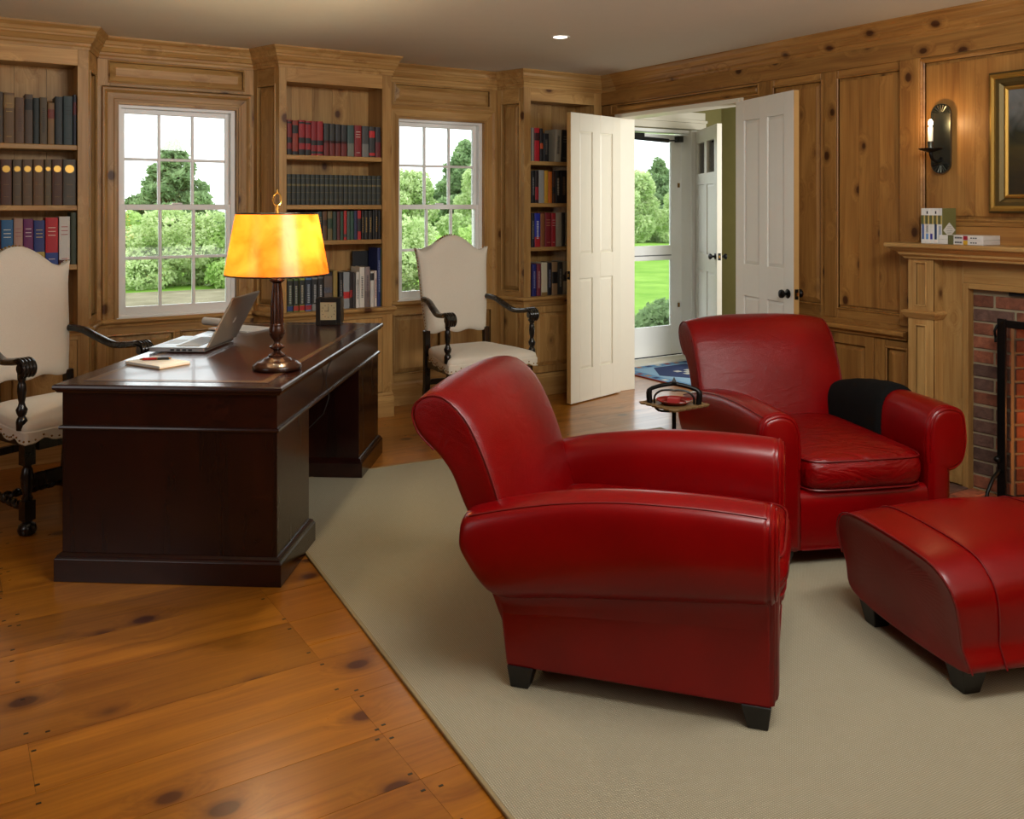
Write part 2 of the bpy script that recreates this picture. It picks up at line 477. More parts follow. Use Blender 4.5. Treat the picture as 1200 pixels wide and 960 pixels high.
# ---- generic panelling on a vertical plane
class Plane:
    """p: plan point, d: unit plan direction, n: plan normal towards the room"""
    def __init__(s, p, q):
        s.p = Vector(p); s.q = Vector(q); s.L = (s.q-s.p).length; s.d = (s.q-s.p)/s.L; s.n = Vector((s.d.y, -s.d.x))
    def at(s, u, o, z):
        r = s.p+s.d*u+s.n*o; return (r.x, r.y, z)
def slab(pl, u0, u1, z0, z1, o0, o1, mb=None):
    mb = mb or MB()
    v = [pl.at(u, o, z) for z in (z0, z1) for o in (o0, o1) for u in (u0, u1)]
    return mb.add(v, [(0, 2, 3, 1), (4, 5, 7, 6), (0, 1, 5, 4), (2, 6, 7, 3), (0, 4, 6, 2), (1, 3, 7, 5)])
def raised(pl, u0, u1, z0, z1, base=-.02, top=-.004, slope=.03):
    mb = MB()
    r = lambda i, o: [pl.at(u0+i, o, z0+i), pl.at(u1-i, o, z0+i), pl.at(u1-i, o, z1-i), pl.at(u0+i, o, z1-i)]
    s2 = min(slope, (u1-u0)*.3, (z1-z0)*.3)
    return mb.rings([r(0, base-.002), r(0, base+.003), r(s2, top), r(s2+.001, top+.001)], smooth=False)
def bead(pl, u0, u1, z0, z1, w=.013, h=.006, base=0):
    """mitred moulding frame round an opening"""
    prof = [(0, base-.012), (0, base+h*.4), (w*.35, base+h), (w*.8, base+h*.7), (w, base-.002), (w, base-.012)]
    mb = MB()
    rs = []
    for i, (u, z, su, sz) in enumerate(((u0, z0, -1, -1), (u1, z0, 1, -1), (u1, z1, 1, 1), (u0, z1, -1, 1), (u0, z0, -1, -1))):
        rs.append([pl.at(u+su*a, o, z+sz*a) for a, o in prof])
    return mb.rings(rs, cap=False, smooth=False)
def paneled(par, pl, u0, u1, z0, z1, lw, rw, bw, tw, W, th=.022, mid=None, boards=0):
    """stiles, rails and raised panels filling u0..u1, z0..z1 of the plane"""
    if lw: slab(pl, u0, u0+lw, z0, z1, -th, 0).build('stile', W['z'], par, True, bevel=.0015, seg=1)
    if rw: slab(pl, u1-rw, u1, z0, z1, -th, 0).build('stile', W['z'], par, True, bevel=.0015, seg=1)
    hx = 'x' if abs(pl.d.x) > abs(pl.d.y) else 'y'
    if bw: slab(pl, u0+lw, u1-rw, z0, z0+bw, -th, 0).build('rail', W[hx], par, True, bevel=.0015, seg=1)
    if tw: slab(pl, u0+lw, u1-rw, z1-tw, z1, -th, 0).build('rail', W[hx], par, True, bevel=.0015, seg=1)
    cols = [(u0+lw, u1-rw)]
    if mid:
        m, w = mid; cols = [(u0+lw, m-w/2), (m+w/2, u1-rw)]
        slab(pl, m-w/2, m+w/2, z0+bw, z1-tw, -th, 0).build('stile', W['z'], par, True, bevel=.0015, seg=1)
    for a, b in cols:
        long = W['z'] if (z1-z0) > (b-a) else W[hx]
        if boards:
            for k in range(boards):
                slab(pl, lerp(a, b, k/boards)+.0006, lerp(a, b, (k+1)/boards)-.0006, z0+bw+.016, z1-tw-.016, -.025, -.010).build('board', W['z'], par, True)
            slab(pl, a, b, z0+bw, z1-tw, -.026, -.021).build('backing', W['z'], par, True)
        else:
            raised(pl, a+.001, b-.001, z0+bw+.001, z1-tw-.001).build('panel', long, par, True)
        bead(pl, a, b, z0+bw, z1-tw).build('panel_moulding', long, par, True)

# ---- the wall line with its bookcase bays, swept mouldings
PATH = [(-1.0, YC), (.719, YC), (.80, YB), (1.735, YB), (1.819, YC), (2.598, YC), (2.68, YB), (3.60, YB), (3.673, YC), (XR, YC), (XR, DY1+.0)]
def mitres(path):
    ds = [(Vector(b)-Vector(a)).normalized() for a, b in zip(path, path[1:])]
    ns = [Vector((d.y, -d.x)) for d in ds]
    ms = []
    for i in range(len(path)):
        if i == 0: ms.append(ns[0])
        elif i == len(path)-1: ms.append(ns[-1])
        else: ms.append((ns[i-1]+ns[i])/(1+ns[i-1].dot(ns[i])))
    return ms
def moulding(path, i, prof, ms=None):
    ms = ms or mitres(path)
    a, b = Vector(path[i]), Vector(path[i+1])
    return MB().rings([[(a.x+ms[i].x*o, a.y+ms[i].y*o, z) for o, z in prof], [(b.x+ms[i+1].x*o, b.y+ms[i+1].y*o, z) for o, z in prof]], smooth=False)
CROWN = [(-.02, 2.31), (.008, 2.31), (.008, 2.325), (.014, 2.333), (.014, 2.347), (.022, 2.352), (.034, 2.372), (.04, 2.378), (.04, 2.388), (.045, 2.394), (.052, 2.412), (.064, 2.424), (.07, 2.43), (.07, CH), (-.02, CH)]
NOSE = [(-.03, .715), (.010, .698), (.014, .712), (.018, .716), (.026, .719), (.034, .727), (.034, .737), (.028, .745), (-.03, .747)]
PLINTH = [(-.02, 0.001), (.014, 0.001), (.014, .135), (.010, .142), (.012, .15), (.004, .165), (-.02, .166)]
BASEB = [(-.02, 0.001), (.010, 0.001), (.010, .15), (.004, .165), (-.02, .166)]
case_l = thing('bookcase', (.2, 5.75, 0), 0, 'built-in pine bookcase left of the left window, with old brown and gold volumes', 'bookcase')
case_m = thing('bookcase', (2.21, 5.75, 0), 0, 'built-in pine bookcase standing between the two windows behind the desk lamp', 'bookcase')
case_r = thing('bookcase', (4.04, 5.75, 0), 0, 'built-in pine bookcase in the corner half hidden behind the open white door', 'bookcase')
own = [case_l, case_l, wall_back, case_m, case_m, case_m, wall_back, case_r, case_r, wall_right]
ms = mitres(PATH)
for i in range(len(PATH)-1):
    hx = 'x' if i != 9 else 'y'
    W = PINE
    moulding(PATH, i, CROWN, ms).build('crown_moulding', W[hx], own[i], True)
    if i < 9:
        moulding(PATH, i, NOSE, ms).build('chair_rail', W[hx], own[i], True)
        moulding(PATH, i, PLINTH if own[i] != wall_back else BASEB, ms).build('plinth', W[hx], own[i], True)
RP = [(XR, YC), (XR, -2.6)]
RC = [(o, z) for o, z in CROWN]
mr = mitres(RP)
a, b = Vector((XR, DY1)), Vector((XR, -2.6))
MB().rings([[(a.x-o, a.y, z) for o, z in RC], [(b.x-o, b.y, z) for o, z in RC]], smooth=False).build('crown_moulding', RPINE['y'], wall_right, True)

# ---- canted bay sides with tall raised panels
for i, par in ((1, case_l), (3, case_m), (5, case_m), (7, case_r)):
    pl = Plane(PATH[i], PATH[i+1])
    paneled(par, pl, 0, pl.L, .745, 2.315, .05, .05, .05, .12, PINE)
    paneled(par, pl, 0, pl.L, .16, .71, .05, .05, .07, .05, PINE)
    slab(pl, 0, pl.L, 0, 2.43, -.04, -.023).build('side_board', PINE['z'], par, True)

def bookcase(par, x0, x1, ox0, ox1, shelves, doors, ztop=2.22):
    f = Plane((x0, YC), (x1, YC))
    th = .022
    slab(f, 0, ox0-x0, .745, 2.315, -th, 0).build('stile', PINE['z'], par, True, bevel=.0015, seg=1)
    slab(f, ox1-x0, x1-x0, .745, 2.315, -th, 0).build('stile', PINE['z'], par, True, bevel=.0015, seg=1)
    slab(f, ox0-x0, ox1-x0, ztop, 2.315, -th, 0).build('rail', PINE['x'], par, True, bevel=.0015, seg=1)
    for k in range(5):
        MB().box(lerp(ox0-.03, ox1+.03, k/5)+.0006, lerp(ox0-.03, ox1+.03, (k+1)/5)-.0006, YB-.012, YB+.004, .74, 2.30).build('back_board', PINE['z'], par, True)
    MB().box(ox0-.03, ox0-.004, YC+.022, YB-.012, .7, 2.30).build('side_panel', PINE['z'], par, True)
    MB().box(ox1+.004, ox1+.03, YC+.022, YB-.012, .7, 2.30).build('side_panel', PINE['z'], par, True)
    MB().box(ox0-.004, ox1+.004, YC+.022, YB-.012, ztop+.01, ztop+.03).build('top_panel', PINE['x'], par, True)
    MB().box(ox0-.004, ox1+.004, YC-.0, YB-.012, .715, .747).build('counter', PINE['x'], par, True)
    for z in shelves:
        m = MB().box(ox0-.003, ox1+.003, YC+.012, YB-.013, z-.030, z)
        m.build('shelf', PINE['x'], par, True, bevel=.004)
    # cupboard below
    slab(f, 0, ox0-x0, .16, .715, -th, 0).build('stile', PINE['z'], par, True)
    slab(f, ox1-x0, x1-x0, .16, .715, -th, 0).build('stile', PINE['z'], par, True)
    slab(f, ox0-x0, ox1-x0, .675, .715, -th, 0).build('rail', PINE['x'], par, True)
    n = doors
    for k in range(n):
        a = lerp(ox0-x0, ox1-x0, k/n)+.003; b = lerp(ox0-x0, ox1-x0, (k+1)/n)-.003
        slab(f, a, b, .172, .672, -.03, -.022).build('cupboard_back', PINE['z'], par, True)
        w = .05; dr = slab(f, a, a+w, .172, .672, -.02, .001); slab(f, b-w, b, .172, .672, -.02, .001, dr)
        slab(f, a+w, b-w, .172, .172+w, -.02, .001, dr); slab(f, a+w, b-w, .672-w, .672, -.02, .001, dr)
        d = dr.build('door', PINE['z'], par, True)
        raised(f, a+w, b-w, .172+w, .672-w).build('door_panel', PINE['z'], d, True)
        ku = b-.025 if k % 2 == 0 else a+.025
        c = f.at(ku, 0, .6)
        MB().sphere((c[0], c[1]-.014, c[2]), .013).build('knob', BLACK, d, True)
bookcase(case_l, -.9, .719, -.10, .662, (1.772, 1.432, 1.098), 2)
bookcase(case_m, 1.819, 2.598, 1.868, 2.53, (1.756, 1.435, 1.203), 2)
bookcase(case_r, 3.673, XR-.004, 3.734, 4.33, (1.765, 1.449, 1.117), 1, 2.215)

# ---- window bays
def window_bay(n, w, x0, x1):
    pl = Plane((x0, YB), (x1, YB)); L = pl.L
    fx0, fx1, z0, z1 = w
    # header panel
    paneled(wall_back, pl, 0, L, 2.15, 2.315, .07, .07, .03, .02, PINE)
    # casing: mitred boards with a moulded outer edge
    cas = [(0, -.02), (0, .012), (.012, .012), (.016, .008), (.05, .008), (.056, .014), (.068, .022), (.078, .022), (.082, .016), (.082, -.02)]
    a0, a1, b0, b1 = fx0-x0, fx1-x0, z0, z1
    cs = [(a0, b0, -1, 0), (a0, b1, -1, 1), (a1, b1, 1, 1), (a1, b0, 1, 0)]
    for k, nm in enumerate(('casing', 'casing', 'casing')):
        (u, z, su, sz), (u2, z2, su2, sz2) = cs[k], cs[k+1]
        MB().rings([[pl.at(u+su*c, o, z+sz*c) for c, o in cas], [pl.at(u2+su2*c, o, z2+sz2*c) for c, o in cas]], smooth=False).build('casing', PINE['x' if k == 1 else 'z'], wall_back, True)
    slab(pl, 0, a0-.08, .745, 2.15, -.022, 0).build('stile', PINE['z'], wall_back, True)
    slab(pl, a1+.08, L, .745, 2.15, -.022, 0).build('stile', PINE['z'], wall_back, True)
    # wainscot under the sill
    paneled(wall_back, pl, 0, L, .16, .705, .06, .06, .07, .065, PINE, mid=(L/2-.01, .055))
    # wooden jambs of the opening
    jm = MB(); jm.box(fx0-.02, fx0+.012, YB-.004, 6.04, z0, z1); jm.build('jamb', PINE['z'], wall_back, True)
    MB().box(fx1-.012, fx1+.02, YB-.004, 6.04, z0, z1).build('jamb', PINE['z'], wall_back, True)
    MB().box(fx0+.0125, fx1-.0125, YB-.0035, 6.04, z1-.016, z1+.02).build('jamb', PINE['x'], wall_back, True)
    MB().box(fx0, fx1, YB-.01, 6.04, z0-.01, z0+.006).build('window_sill', SASHW, wall_back, True)
    # white frame + two sashes, each six panes
    win = MB()
    Y = 5.90
    gx0, gx1, gz0, gz1 = fx0+.014, fx1-.014, z0+.008, z1-.014
    win.box(gx0, gx0+.018, Y-.012, Y+.10, gz0, gz1).box(gx1-.026, gx1, Y-.012, Y+.10, gz0, gz1).box(gx0+.018, gx1-.026, Y-.012, Y+.10, gz1-.02, gz1).box(gx0+.018, gx1-.026, Y-.008, Y+.10, gz0-.002, gz0+.012)
    wo_ = win.build('window_%d' % n, SASHW, kind='structure')
    mz = 1.42
    sx0, sx1 = gx0+.018, gx1-.026
    for (a, b, yy, nm) in ((gz0+.012, mz+.017, Y, 'lower_sash'), (mz-.017, gz1-.02, Y+.034, 'upper_sash')):
        s = MB(); st = .026
        bt = .045 if nm == 'lower_sash' else .034
        s.box(sx0, sx0+st, yy, yy+.032, a, b).box(sx1-st, sx1, yy, yy+.032, a, b).box(sx0+st, sx1-st, yy, yy+.032, a, a+(bt if nm == 'lower_sash' else .034)).box(sx0+st, sx1-st, yy, yy+.032, b-.034 if nm == 'lower_sash' else b-.03, b)
        so = s.build('sash', SASHW, wo_, bevel=.002, seg=1)
        lo, hi = a+(bt if nm == 'lower_sash' else .034), b-(.034 if nm == 'lower_sash' else .03)
        xs = [lerp(sx0+st, sx1-st, k/3) for k in range(4)]; zm = (lo+hi)/2
        for k in (1, 2): MB().box(xs[k]-.009, xs[k]+.009, yy+.004, yy+.03, lo, hi).build('muntin', SASHW, so, bevel=.003, seg=1)
        MB().box(sx0+st, sx1-st, yy+.005, yy+.029, zm-.009, zm+.009).build('muntin', SASHW, so, bevel=.003, seg=1)
        for k in range(3):
            for (c, d) in ((lo, zm), (zm, hi)):
                MB().box(xs[k], xs[k+1], yy+.015, yy+.018, c, d).build('pane', GLASS, so)
    MB().box((sx0+sx1)/2-.03, (sx0+sx1)/2+.03, Y-.008, Y+.02, mz+.016, mz+.028).build('sash_lock', SASHW, wo_, bevel=.003, seg=1)
window_bay(1, W1, .80, 1.735)
window_bay(2, W2, 2.68, 3.60)

# ---- right wall panelling (plane runs from the corner towards the camera)
rp = Plane((XR, YC), (XR, -2.6))
U = lambda y: YC-y
RW = RPINE
# strip between bookcase and door
slab(rp, U(YC), U(DY1+.0), 0, 2.21, -.022, 0).build('stile', RW['z'], wall_right, True)
# frieze, slightly proud
slab(rp, 0, U(-2.6), 2.215, 2.315, -.022, .012).build('frieze', RW['y'], wall_right, True, bevel=.002, seg=1)
# panel over the door
paneled(wall_right, rp, U(5.50), U(3.985), DH+.012, 2.215, .02, .02, .012, .016, RW)
slab(rp, U(3.985), U(3.90), .835, 2.215, -.022, .004).build('stile', RW['z'], wall_right, True)
slab(rp, U(DY0), U(3.985), .835, 2.13, -.022, 0).build('stile', RW['z'], wall_right, True)
paneled(wall_right, rp, U(3.90), U(3.487), .78, 2.215, .03, .03, .07, .05, RW)
slab(rp, U(3.487), U(3.405), .78, 2.215, -.022, .006).build('stile', RW['z'], wall_right, True, bevel=.003)
paneled(wall_right, rp, U(3.405), U(2.985), .78, 2.215, .012, .012, .06, .05, RW, boards=3)
slab(rp, U(2.985), U(2.868), .78, 2.215, -.022, .022).build('stile', RW['z'], wall_right, True, bevel=.004)
# below: cupboard front and counter
slab(rp, U(DY0), U(3.90), .0, .835, -.022, 0).build('stile', RW['z'], wall_right, True)
ctr = MB(); prof = [(-.02, .70), (.012, .70), (.014, .712), (.02, .716), (.034, .72), (.042, .728), (.042, .74), (.036, .748), (-.02, .75)]
P0, P1 = rp.at(U(3.90), 0, 0), rp.at(U(2.95), 0, 0)
ctr.rings([[(P0[0]-o, P0[1], z) for o, z in prof], [(P1[0]-o, P1[1], z) for o, z in prof]], smooth=False).build('counter_moulding', RW['y'], wall_right, True)
slab(rp, U(3.90), U(2.868), .75, .78, -.022, .0).build('rail', RW['y'], wall_right, True)
bp = MB(); P0, P1 = (XR, 3.9), (XR, 2.88)
bp.rings([[(P0[0]-o, P0[1], z) for o, z in PLINTH], [(P1[0]-o, P1[1], z) for o, z in PLINTH]], smooth=False).build('plinth', RW['y'], wall_right, True)
def cupdoor(y0, y1, z0, z1, knob):
    a, b = U(y0), U(y1); w = .055; dr = MB()
    slab(rp, a, a+w, z0, z1, -.02, .004, dr); slab(rp, b-w, b, z0, z1, -.02, .004, dr)
    slab(rp, a+w, b-w, z0, z0+w, -.02, .004, dr); slab(rp, a+w, b-w, z1-w, z1, -.02, .004, dr)
    d = dr.build('cupboard_door', RW['z'], wall_right, True, bevel=.0015, seg=1)
    raised(rp, a+w, b-w, z0+w, z1-w).build('door_panel', RW['z'], d, True)
    bead(rp, a+w, b-w, z0+w, z1-w).build('panel_moulding', RW['z'], d, True)
    if knob:
        c = rp.at(b-.03, 0, .635)
        MB().lathe([(.004, 0), (.005, .012), (.012, .016), (.0135, .022), (.009, .029), (.002, .03)]).build('knob', BLACK, d)
        k = bpy.data.objects[-1] if False else d.children[-1]
        k.location = (c[0]-.004, c[1], c[2]); k.rotation_euler = (0, -PI/2, 0)
slab(rp, U(3.90), U(3.84), .16, .70, -.022, 0).build('stile', RW['z'], wall_right, True)
cupdoor(3.835, 3.50, .172, .69, False)
cupdoor(3.49, 3.157, .172, .69, True)
slab(rp, U(3.152), U(3.088), .16, .70, -.022, 0).build('stile', RW['z'], wall_right, True)
paneled(wall_right, rp, U(3.088), U(2.868), .16, .70, .015, .09, .06, .055, RW)
slab(rp, U(3.90), U(2.868), .69, .702, -.022, 0).build('rail', RW['y'], wall_right, True)

# chimney breast panelling above the mantel
paneled(wall_right, rp, U(2.868), U(.95), 1.33, 2.215, .02, .02, .03, .03, RW, boards=7)
slab(rp, U(2.868), U(.95), 1.235, 1.33, -.022, .0).build('rail', RW['y'], wall_right, True)
bead(rp, U(2.858), U(.96), 1.345, 2.19, w=.022, h=.014).build('panel_moulding', RW['y'], wall_right, True)
slab(rp, U(.95), U(-2.6), 0, 2.215, -.022, 0).build('plank_wall', RW['z'], wall_right, True)

# ------------------------------------------------------------------ fireplace
fire = thing('fireplace', (4.3, 1.91, 0), 0, 'pine mantelpiece with brick surround and glowing firebox on the right wall', 'fireplace')
mp = Plane((4.38, 3.0), (4.38, .8)); V = lambda y: 3.0-y
# surround boards
slab(mp, V(2.74), V(FY1), .012, 1.16, -.05, 0).build('surround_board', PINE['z'], fire, True, bevel=.002, seg=1)
slab(mp, V(FY0), V(1.08), .012, 1.16, -.05, 0).build('surround_board', PINE['z'], fire, True, bevel=.002, seg=1)
slab(mp, V(FY1), V(FY0), FH, 1.16, -.05, 0).build('surround_board', PINE['y'], fire, True, bevel=.002, seg=1)
# inner stepped edging
for (a, b) in ((FY1+.0, FY1-.03), (FY0+.03, FY0)):
    slab(mp, V(a), V(b), 0, FH, -.05, .008).build('edge_moulding', PINE['z'], fire, True, bevel=.004)
slab(mp, V(FY1-.03), V(FY0+.03), FH-.03, FH, -.05, .008).build('edge_moulding', PINE['y'], fire, True, bevel=.004)
# pilasters
for (ya, yb) in ((2.87, 2.73), (1.09, .95)):
    pp = Plane((4.297, ya), (4.297, yb))
    for (z0, z1) in ((.0, .845), (.885, 1.17)):
        w = pp.L
        g = slab(pp, 0, w, z0, z1, -.11, -.006)
        slab(pp, 0, .045, z0, z1, -.012, 0, g); slab(pp, w-.045, w, z0, z1, -.012, 0, g)
        slab(pp, .045, w-.045, z1-.04, z1, -.012, 0, g); slab(pp, .045, w-.045, z0, z0+(.16 if z0 == 0 else .03), -.012, 0, g)
        po = g.build('pilaster', PINE['z'], fire, True)
        bead(pp, .045, w-.045, z0+(.16 if z0 == 0 else .03), z1-.04, w=.008, h=.005).build('panel_moulding', PINE['z'], fire, True)
    cp = [(4.38, ya+.0), (4.297, ya), (4.297, yb), (4.38, yb)]
    mm = mitres(cp)
    pr = [(-.02, .845), (.008, .845), (.012, .852), (.02, .862), (.026, .872), (.026, .88), (.018, .885), (-.02, .886)]
    for i in range(3): moulding(cp, i, pr, mm).build('pilaster_cap', PINE['y'], fire, True)
# bed moulding and shelf
cp = [(4.40, 2.88), (4.285, 2.88), (4.285, .94), (4.40, .94)]; mm = mitres(cp)
bed = [(-.1, 1.155), (.004, 1.155), (.008, 1.165), (.02, 1.172), (.026, 1.178), (.026, 1.186), (.034, 1.192), (.05, 1.202), (.06, 1.206), (.062, 1.212), (-.1, 1.212)]
for i in range(3): moulding(cp, i, bed, mm).build('bed_moulding', PINE['y'], fire, True)
MB().box(4.205, XR, .87, 2.955, 1.2125, 1.236).build('mantel_shelf', PINE['y'], fire, True, bevel=.007, seg=3)

# brick field, real bricks with recessed mortar
def brick_wall(par, pl, u0, u1, z0, z1, base, mats, L=.205, hgt=.058, j=.012, skip=None, depth=.02, start=0):
    """bricks on plane pl; skip = (u0,u1,z0,z1) opening"""
    r = start; z = z0
    while z < z1-.02:
        zt = min(z+hgt, z1)
        hdr = r % 2
        u = u0-(L*.5 if hdr else 0)
        while u < u1-.01:
            a, b = max(u, u0), min(u+L, u1)
            pieces = [(a, b)]
            if skip and zt > skip[2] and z < skip[3]:
                pieces = []
                if a < skip[0]: pieces.append((a, min(b, skip[0])))
                if b > skip[1]: pieces.append((max(a, skip[1]), b))
            for a, b in pieces:
                if b-a > .02 and zt-z > .02:
                    o = R.uniform(-.0015, .002); e = R.uniform(-.0015, .0015)
                    slab(pl, a+R.uniform(0, .002), b-R.uniform(0, .002), z+e, zt+e*.5, base-depth, base+.005+o).build('brick', R.choice(mats), par, True, bevel=.0025, seg=1)
            u += L+j
        z = z+hgt+j; r += 1
bf = Plane((4.42, 3.0), (4.42, .8))
mo = MB()
slab(bf, V(FY1), V(OY1), 0, FH, -.03, -.001, mo); slab(bf, V(OY0), V(FY0), 0, FH, -.03, -.001, mo); slab(bf, V(OY1), V(OY0), OH, FH, -.03, -.001, mo)
mo.build('mortar_bed', MORTAR, fire, True)
brick_wall(fire, bf, V(FY1-.032), V(FY0+.032), .012, FH-.03, 0, (BRICK, BRICK, BRICKD), skip=(V(OY1), V(OY0), 0, OH))
# firebox: splayed side, back
sl = Plane((4.45, OY1-.003), (4.86, OY1-.2)); sr = Plane((4.86, OY0+.2), (4.45, OY0+.003)); bk = Plane((4.86, OY1-.2), (4.86, OY0+.2))
for p in (sl, bk, sr):
    slab(p, 0, p.L, 0, 1.05, -.06, -.001).build('firebox_wall', MORTAR, fire, True)
    brick_wall(fire, p, .003, p.L-.003, .01, OH+.12, 0, (FBRICK,), start=R.randint(0, 1))
MB().box(4.40, 4.95, OY0, OY1, OH+.15, OH+.2).build('firebox_lid', SOIL, fire, True)
MB().box(4.445, 4.93, OY0+.01, OY1-.01, .001, .012).build('firebox_floor', SOIL, fire, True)
lg = thing('firewood', (4.68, 1.9, 0), 0, 'burning split logs on the firebox floor behind the screen', 'firewood')
for k, (y, z, a) in enumerate(((1.86, .08, .1), (1.96, .08, -.1), (1.91, .17, .25))):
    MB().tube([(4.58+a*.1, y-.17, z), (4.6, y, z+.004), (4.62-a*.1, y+.17, z)], .045, 9).build('log', SOIL, lg, True)
MB().lathe([(.02, .2), (.05, .24), (.04, .3), (.015, .38), (.002, .44)], c=(4.60, 1.9), n=10).build('flame', emit('flame_glow', (1, .35, .06, 1), 12), lg, True)
fl = bpy.data.lights.new('fire_light', 'POINT'); fl.energy = 16; fl.color = (1, .36, .10); fl.shadow_soft_size = .1
fo = bpy.data.objects.new('fire_light', fl); COL.objects.link(fo); fo.location = (4.66, 1.95, .30)
# hearth of bricks flush with the floor
hearth = thing('hearth', (4.2, 1.91, 0), 0, 'low brick hearth laid flat on the floor before the fireplace', 'hearth')
MB().box(3.98, 4.38, 1.0, 2.72, -.02, .003).build('mortar_bed', MORTAR, hearth, True)
y = 1.005; k = 0
while y < 2.70:
    for x in (3.985, 4.185):
        MB().box(x, x+.188, y, min(y+.088, 2.715), .0, .011+R.uniform(-.001, .001)).build('brick', R.choice((BRICK, BRICKD)), hearth, True, bevel=.0025, seg=1)
    y += .099

# fire screen
scr = thing('fire_screen', (4.20, 1.9, .012), 0, 'black iron fire screen with fine mesh standing before the brick firebox', 'fire screen')
SX = 4.275
f = MB(); f.box(SX-.008, SX+.008, 2.345, 2.385, .03, .89).box(SX-.008, SX+.008, 1.42, 1.46, .03, .89).box(SX-.007, SX+.007, 1.46, 2.345, .85, .886).box(SX-.007, SX+.007, 1.46, 2.345, .035, .06)
f.build('frame', BLACK, scr, True, bevel=.003)
MB().box(SX-.001, SX+.001, 1.46, 2.345, .06, .85).build('mesh_panel', WIREMESH, scr, True)
for yy in (2.372, 1.433):
    MB().tube([(SX, yy, .17), (SX-.06, yy, .14), (SX-.11, yy, .08), (SX-.125, yy, .02), (SX-.14, yy, .02)], .009, 8).build('foot', BLACK, scr, True)
    MB().sphere((SX-.015, yy+.006, .22), .017).build('finial', BLACK, scr, True)
    MB().tube([(SX-.01, yy+.01, .86), (SX-.022, yy+.016, .83), (SX-.01, yy+.018, .80), (SX-.02, yy+.012, .78)], .006, 6).build('twist_ornament', BLACK, scr, True)

# ------------------------------------------------------------------ double doors and their opening
jo = MB().box(4.415, 4.575, DY1-.018, DY1, 0, DH).box(4.415, 4.575, DY0, DY0+.018, 0, DH).box(4.415, 4.575, DY0+.018, DY1-.018, DH-.018, DH)
jo.box(4.398, 4.4148, DY1-.018, DY1+.012, 0, DH+.012).box(4.398, 4.4148, DY0-.012, DY0+.018, 0, DH+.012).box(4.398, 4.4148, DY0+.018, DY1-.018, DH-.018, DH+.012)
trim1 = jo.build('trim_1', CREAM, kind='structure', bevel=.002, seg=1)

def panel_door(name, loc, rz, w, h, th, mat, rows, knob=True, edge=None, knob_side=1, glassrow=False, knobz=.93, sides=(-1, 1)):
    """door leaf, hinge at the origin, leaf along +x; rows = list of (z0,z1)"""
    o = bpy.data.objects.new(name, None); COL.objects.link(o); o.location = loc; o.rotation_euler = (0, 0, rz)
    o['kind'] = 'structure'
    PM[o.name] = Matrix.Translation(loc) @ Matrix.Rotation(rz, 4, 'Z')
    st = .10; mid = w/2
    for (a, b) in ((0, st), (mid-.045, mid+.045), (w-st, w)):
        MB().box(a, b, -th/2, th/2, .008 if True else 0, h).build('stile', mat, o, bevel=.0015, seg=1)
    zs = [.008]
    for r in rows: zs += [r[0], r[1]]
    zs.append(h)
    for k in range(0, len(zs), 2):
        for (a, b) in ((st, mid-.045), (mid+.045, w-st)):
            MB().box(a, b, -th/2, th/2, zs[k], zs[k+1]).build('rail', mat, o)
    for ri, (a, b) in enumerate(rows):
        for (x0, x1) in ((st, mid-.045), (mid+.045, w-st)):
            if glassrow and ri == len(rows)-1:
                MB().box(x0, x1, -.002, .002, a, b).build('pane', GLASS, o); continue
            m = MB()
            for sgn in (-1, 1):
                r = lambda i, y: [(x0+i, sgn*y, a+i), (x1-i, sgn*y, a+i), (x1-i, sgn*y, b-i), (x0+i, sgn*y, b-i)]
                m.rings([r(0, 0), r(0, th/2-.012), r(.022, th/2-.005), r(.024, th/2-.005)], smooth=False)
            m.build('panel', mat, o)
    if edge: MB().box(w, w+.003, -th/2+.001, th/2-.001, .01, h-.001).build('door_edge', edge, o)
    if knob:
        for sgn in sides:
            pr = [(.026, 0), (.028, .004), (.02, .008), (.009, .012), (.009, .026), (.02, .032), (.026, .042), (.024, .052), (.012, .058), (.001, .06)]
            k = MB().lathe(pr, n=18).build('knob', BLACK, o)
            k.location = (w-.055, sgn*th/2, knobz); k.rotation_euler = (-sgn*PI/2, 0, 0)
        MB().box(w+.001, w+.005, -.012, .012, knobz-.03, knobz+.03).build('latch_plate', BLACK, o)
        MB().box(w+.003, w+.012, -.006, .006, knobz-.01, knobz+.01).build('latch_bolt', BRASS, o)
    for hz in ((.22, h-.2) if len(sides) == 2 else ()):
        MB().tube([(0, th/2+.004, hz-.045), (0, th/2+.004, hz+.045)], .006, 8).build('hinge', BRASS, o)
    return o
def ang(p, q): return math.atan2(q[1]-p[1], q[0]-p[0])
h1, f1 = (4.400, 5.395), (3.86, 5.255)
wd = .620
EDGE = plain('bare_pine_edge', srgb(190, 150, 92), .5)
d1 = panel_door('door_1', (4.392, 5.372, 0), ang(h1, f1), .60, 2.10, .035, CREAM, [(.24, .90), (1.08, 1.97)], edge=EDGE, knobz=.93, sides=(-1,))
d2 = panel_door('door_2', (4.370, 4.133, 0), ang((4.37, 4.133), (4.185, 3.495)), .645, 2.10, .035, WHITE, [(.24, .86), (1.06, 1.97)], edge=EDGE, knobz=.915)

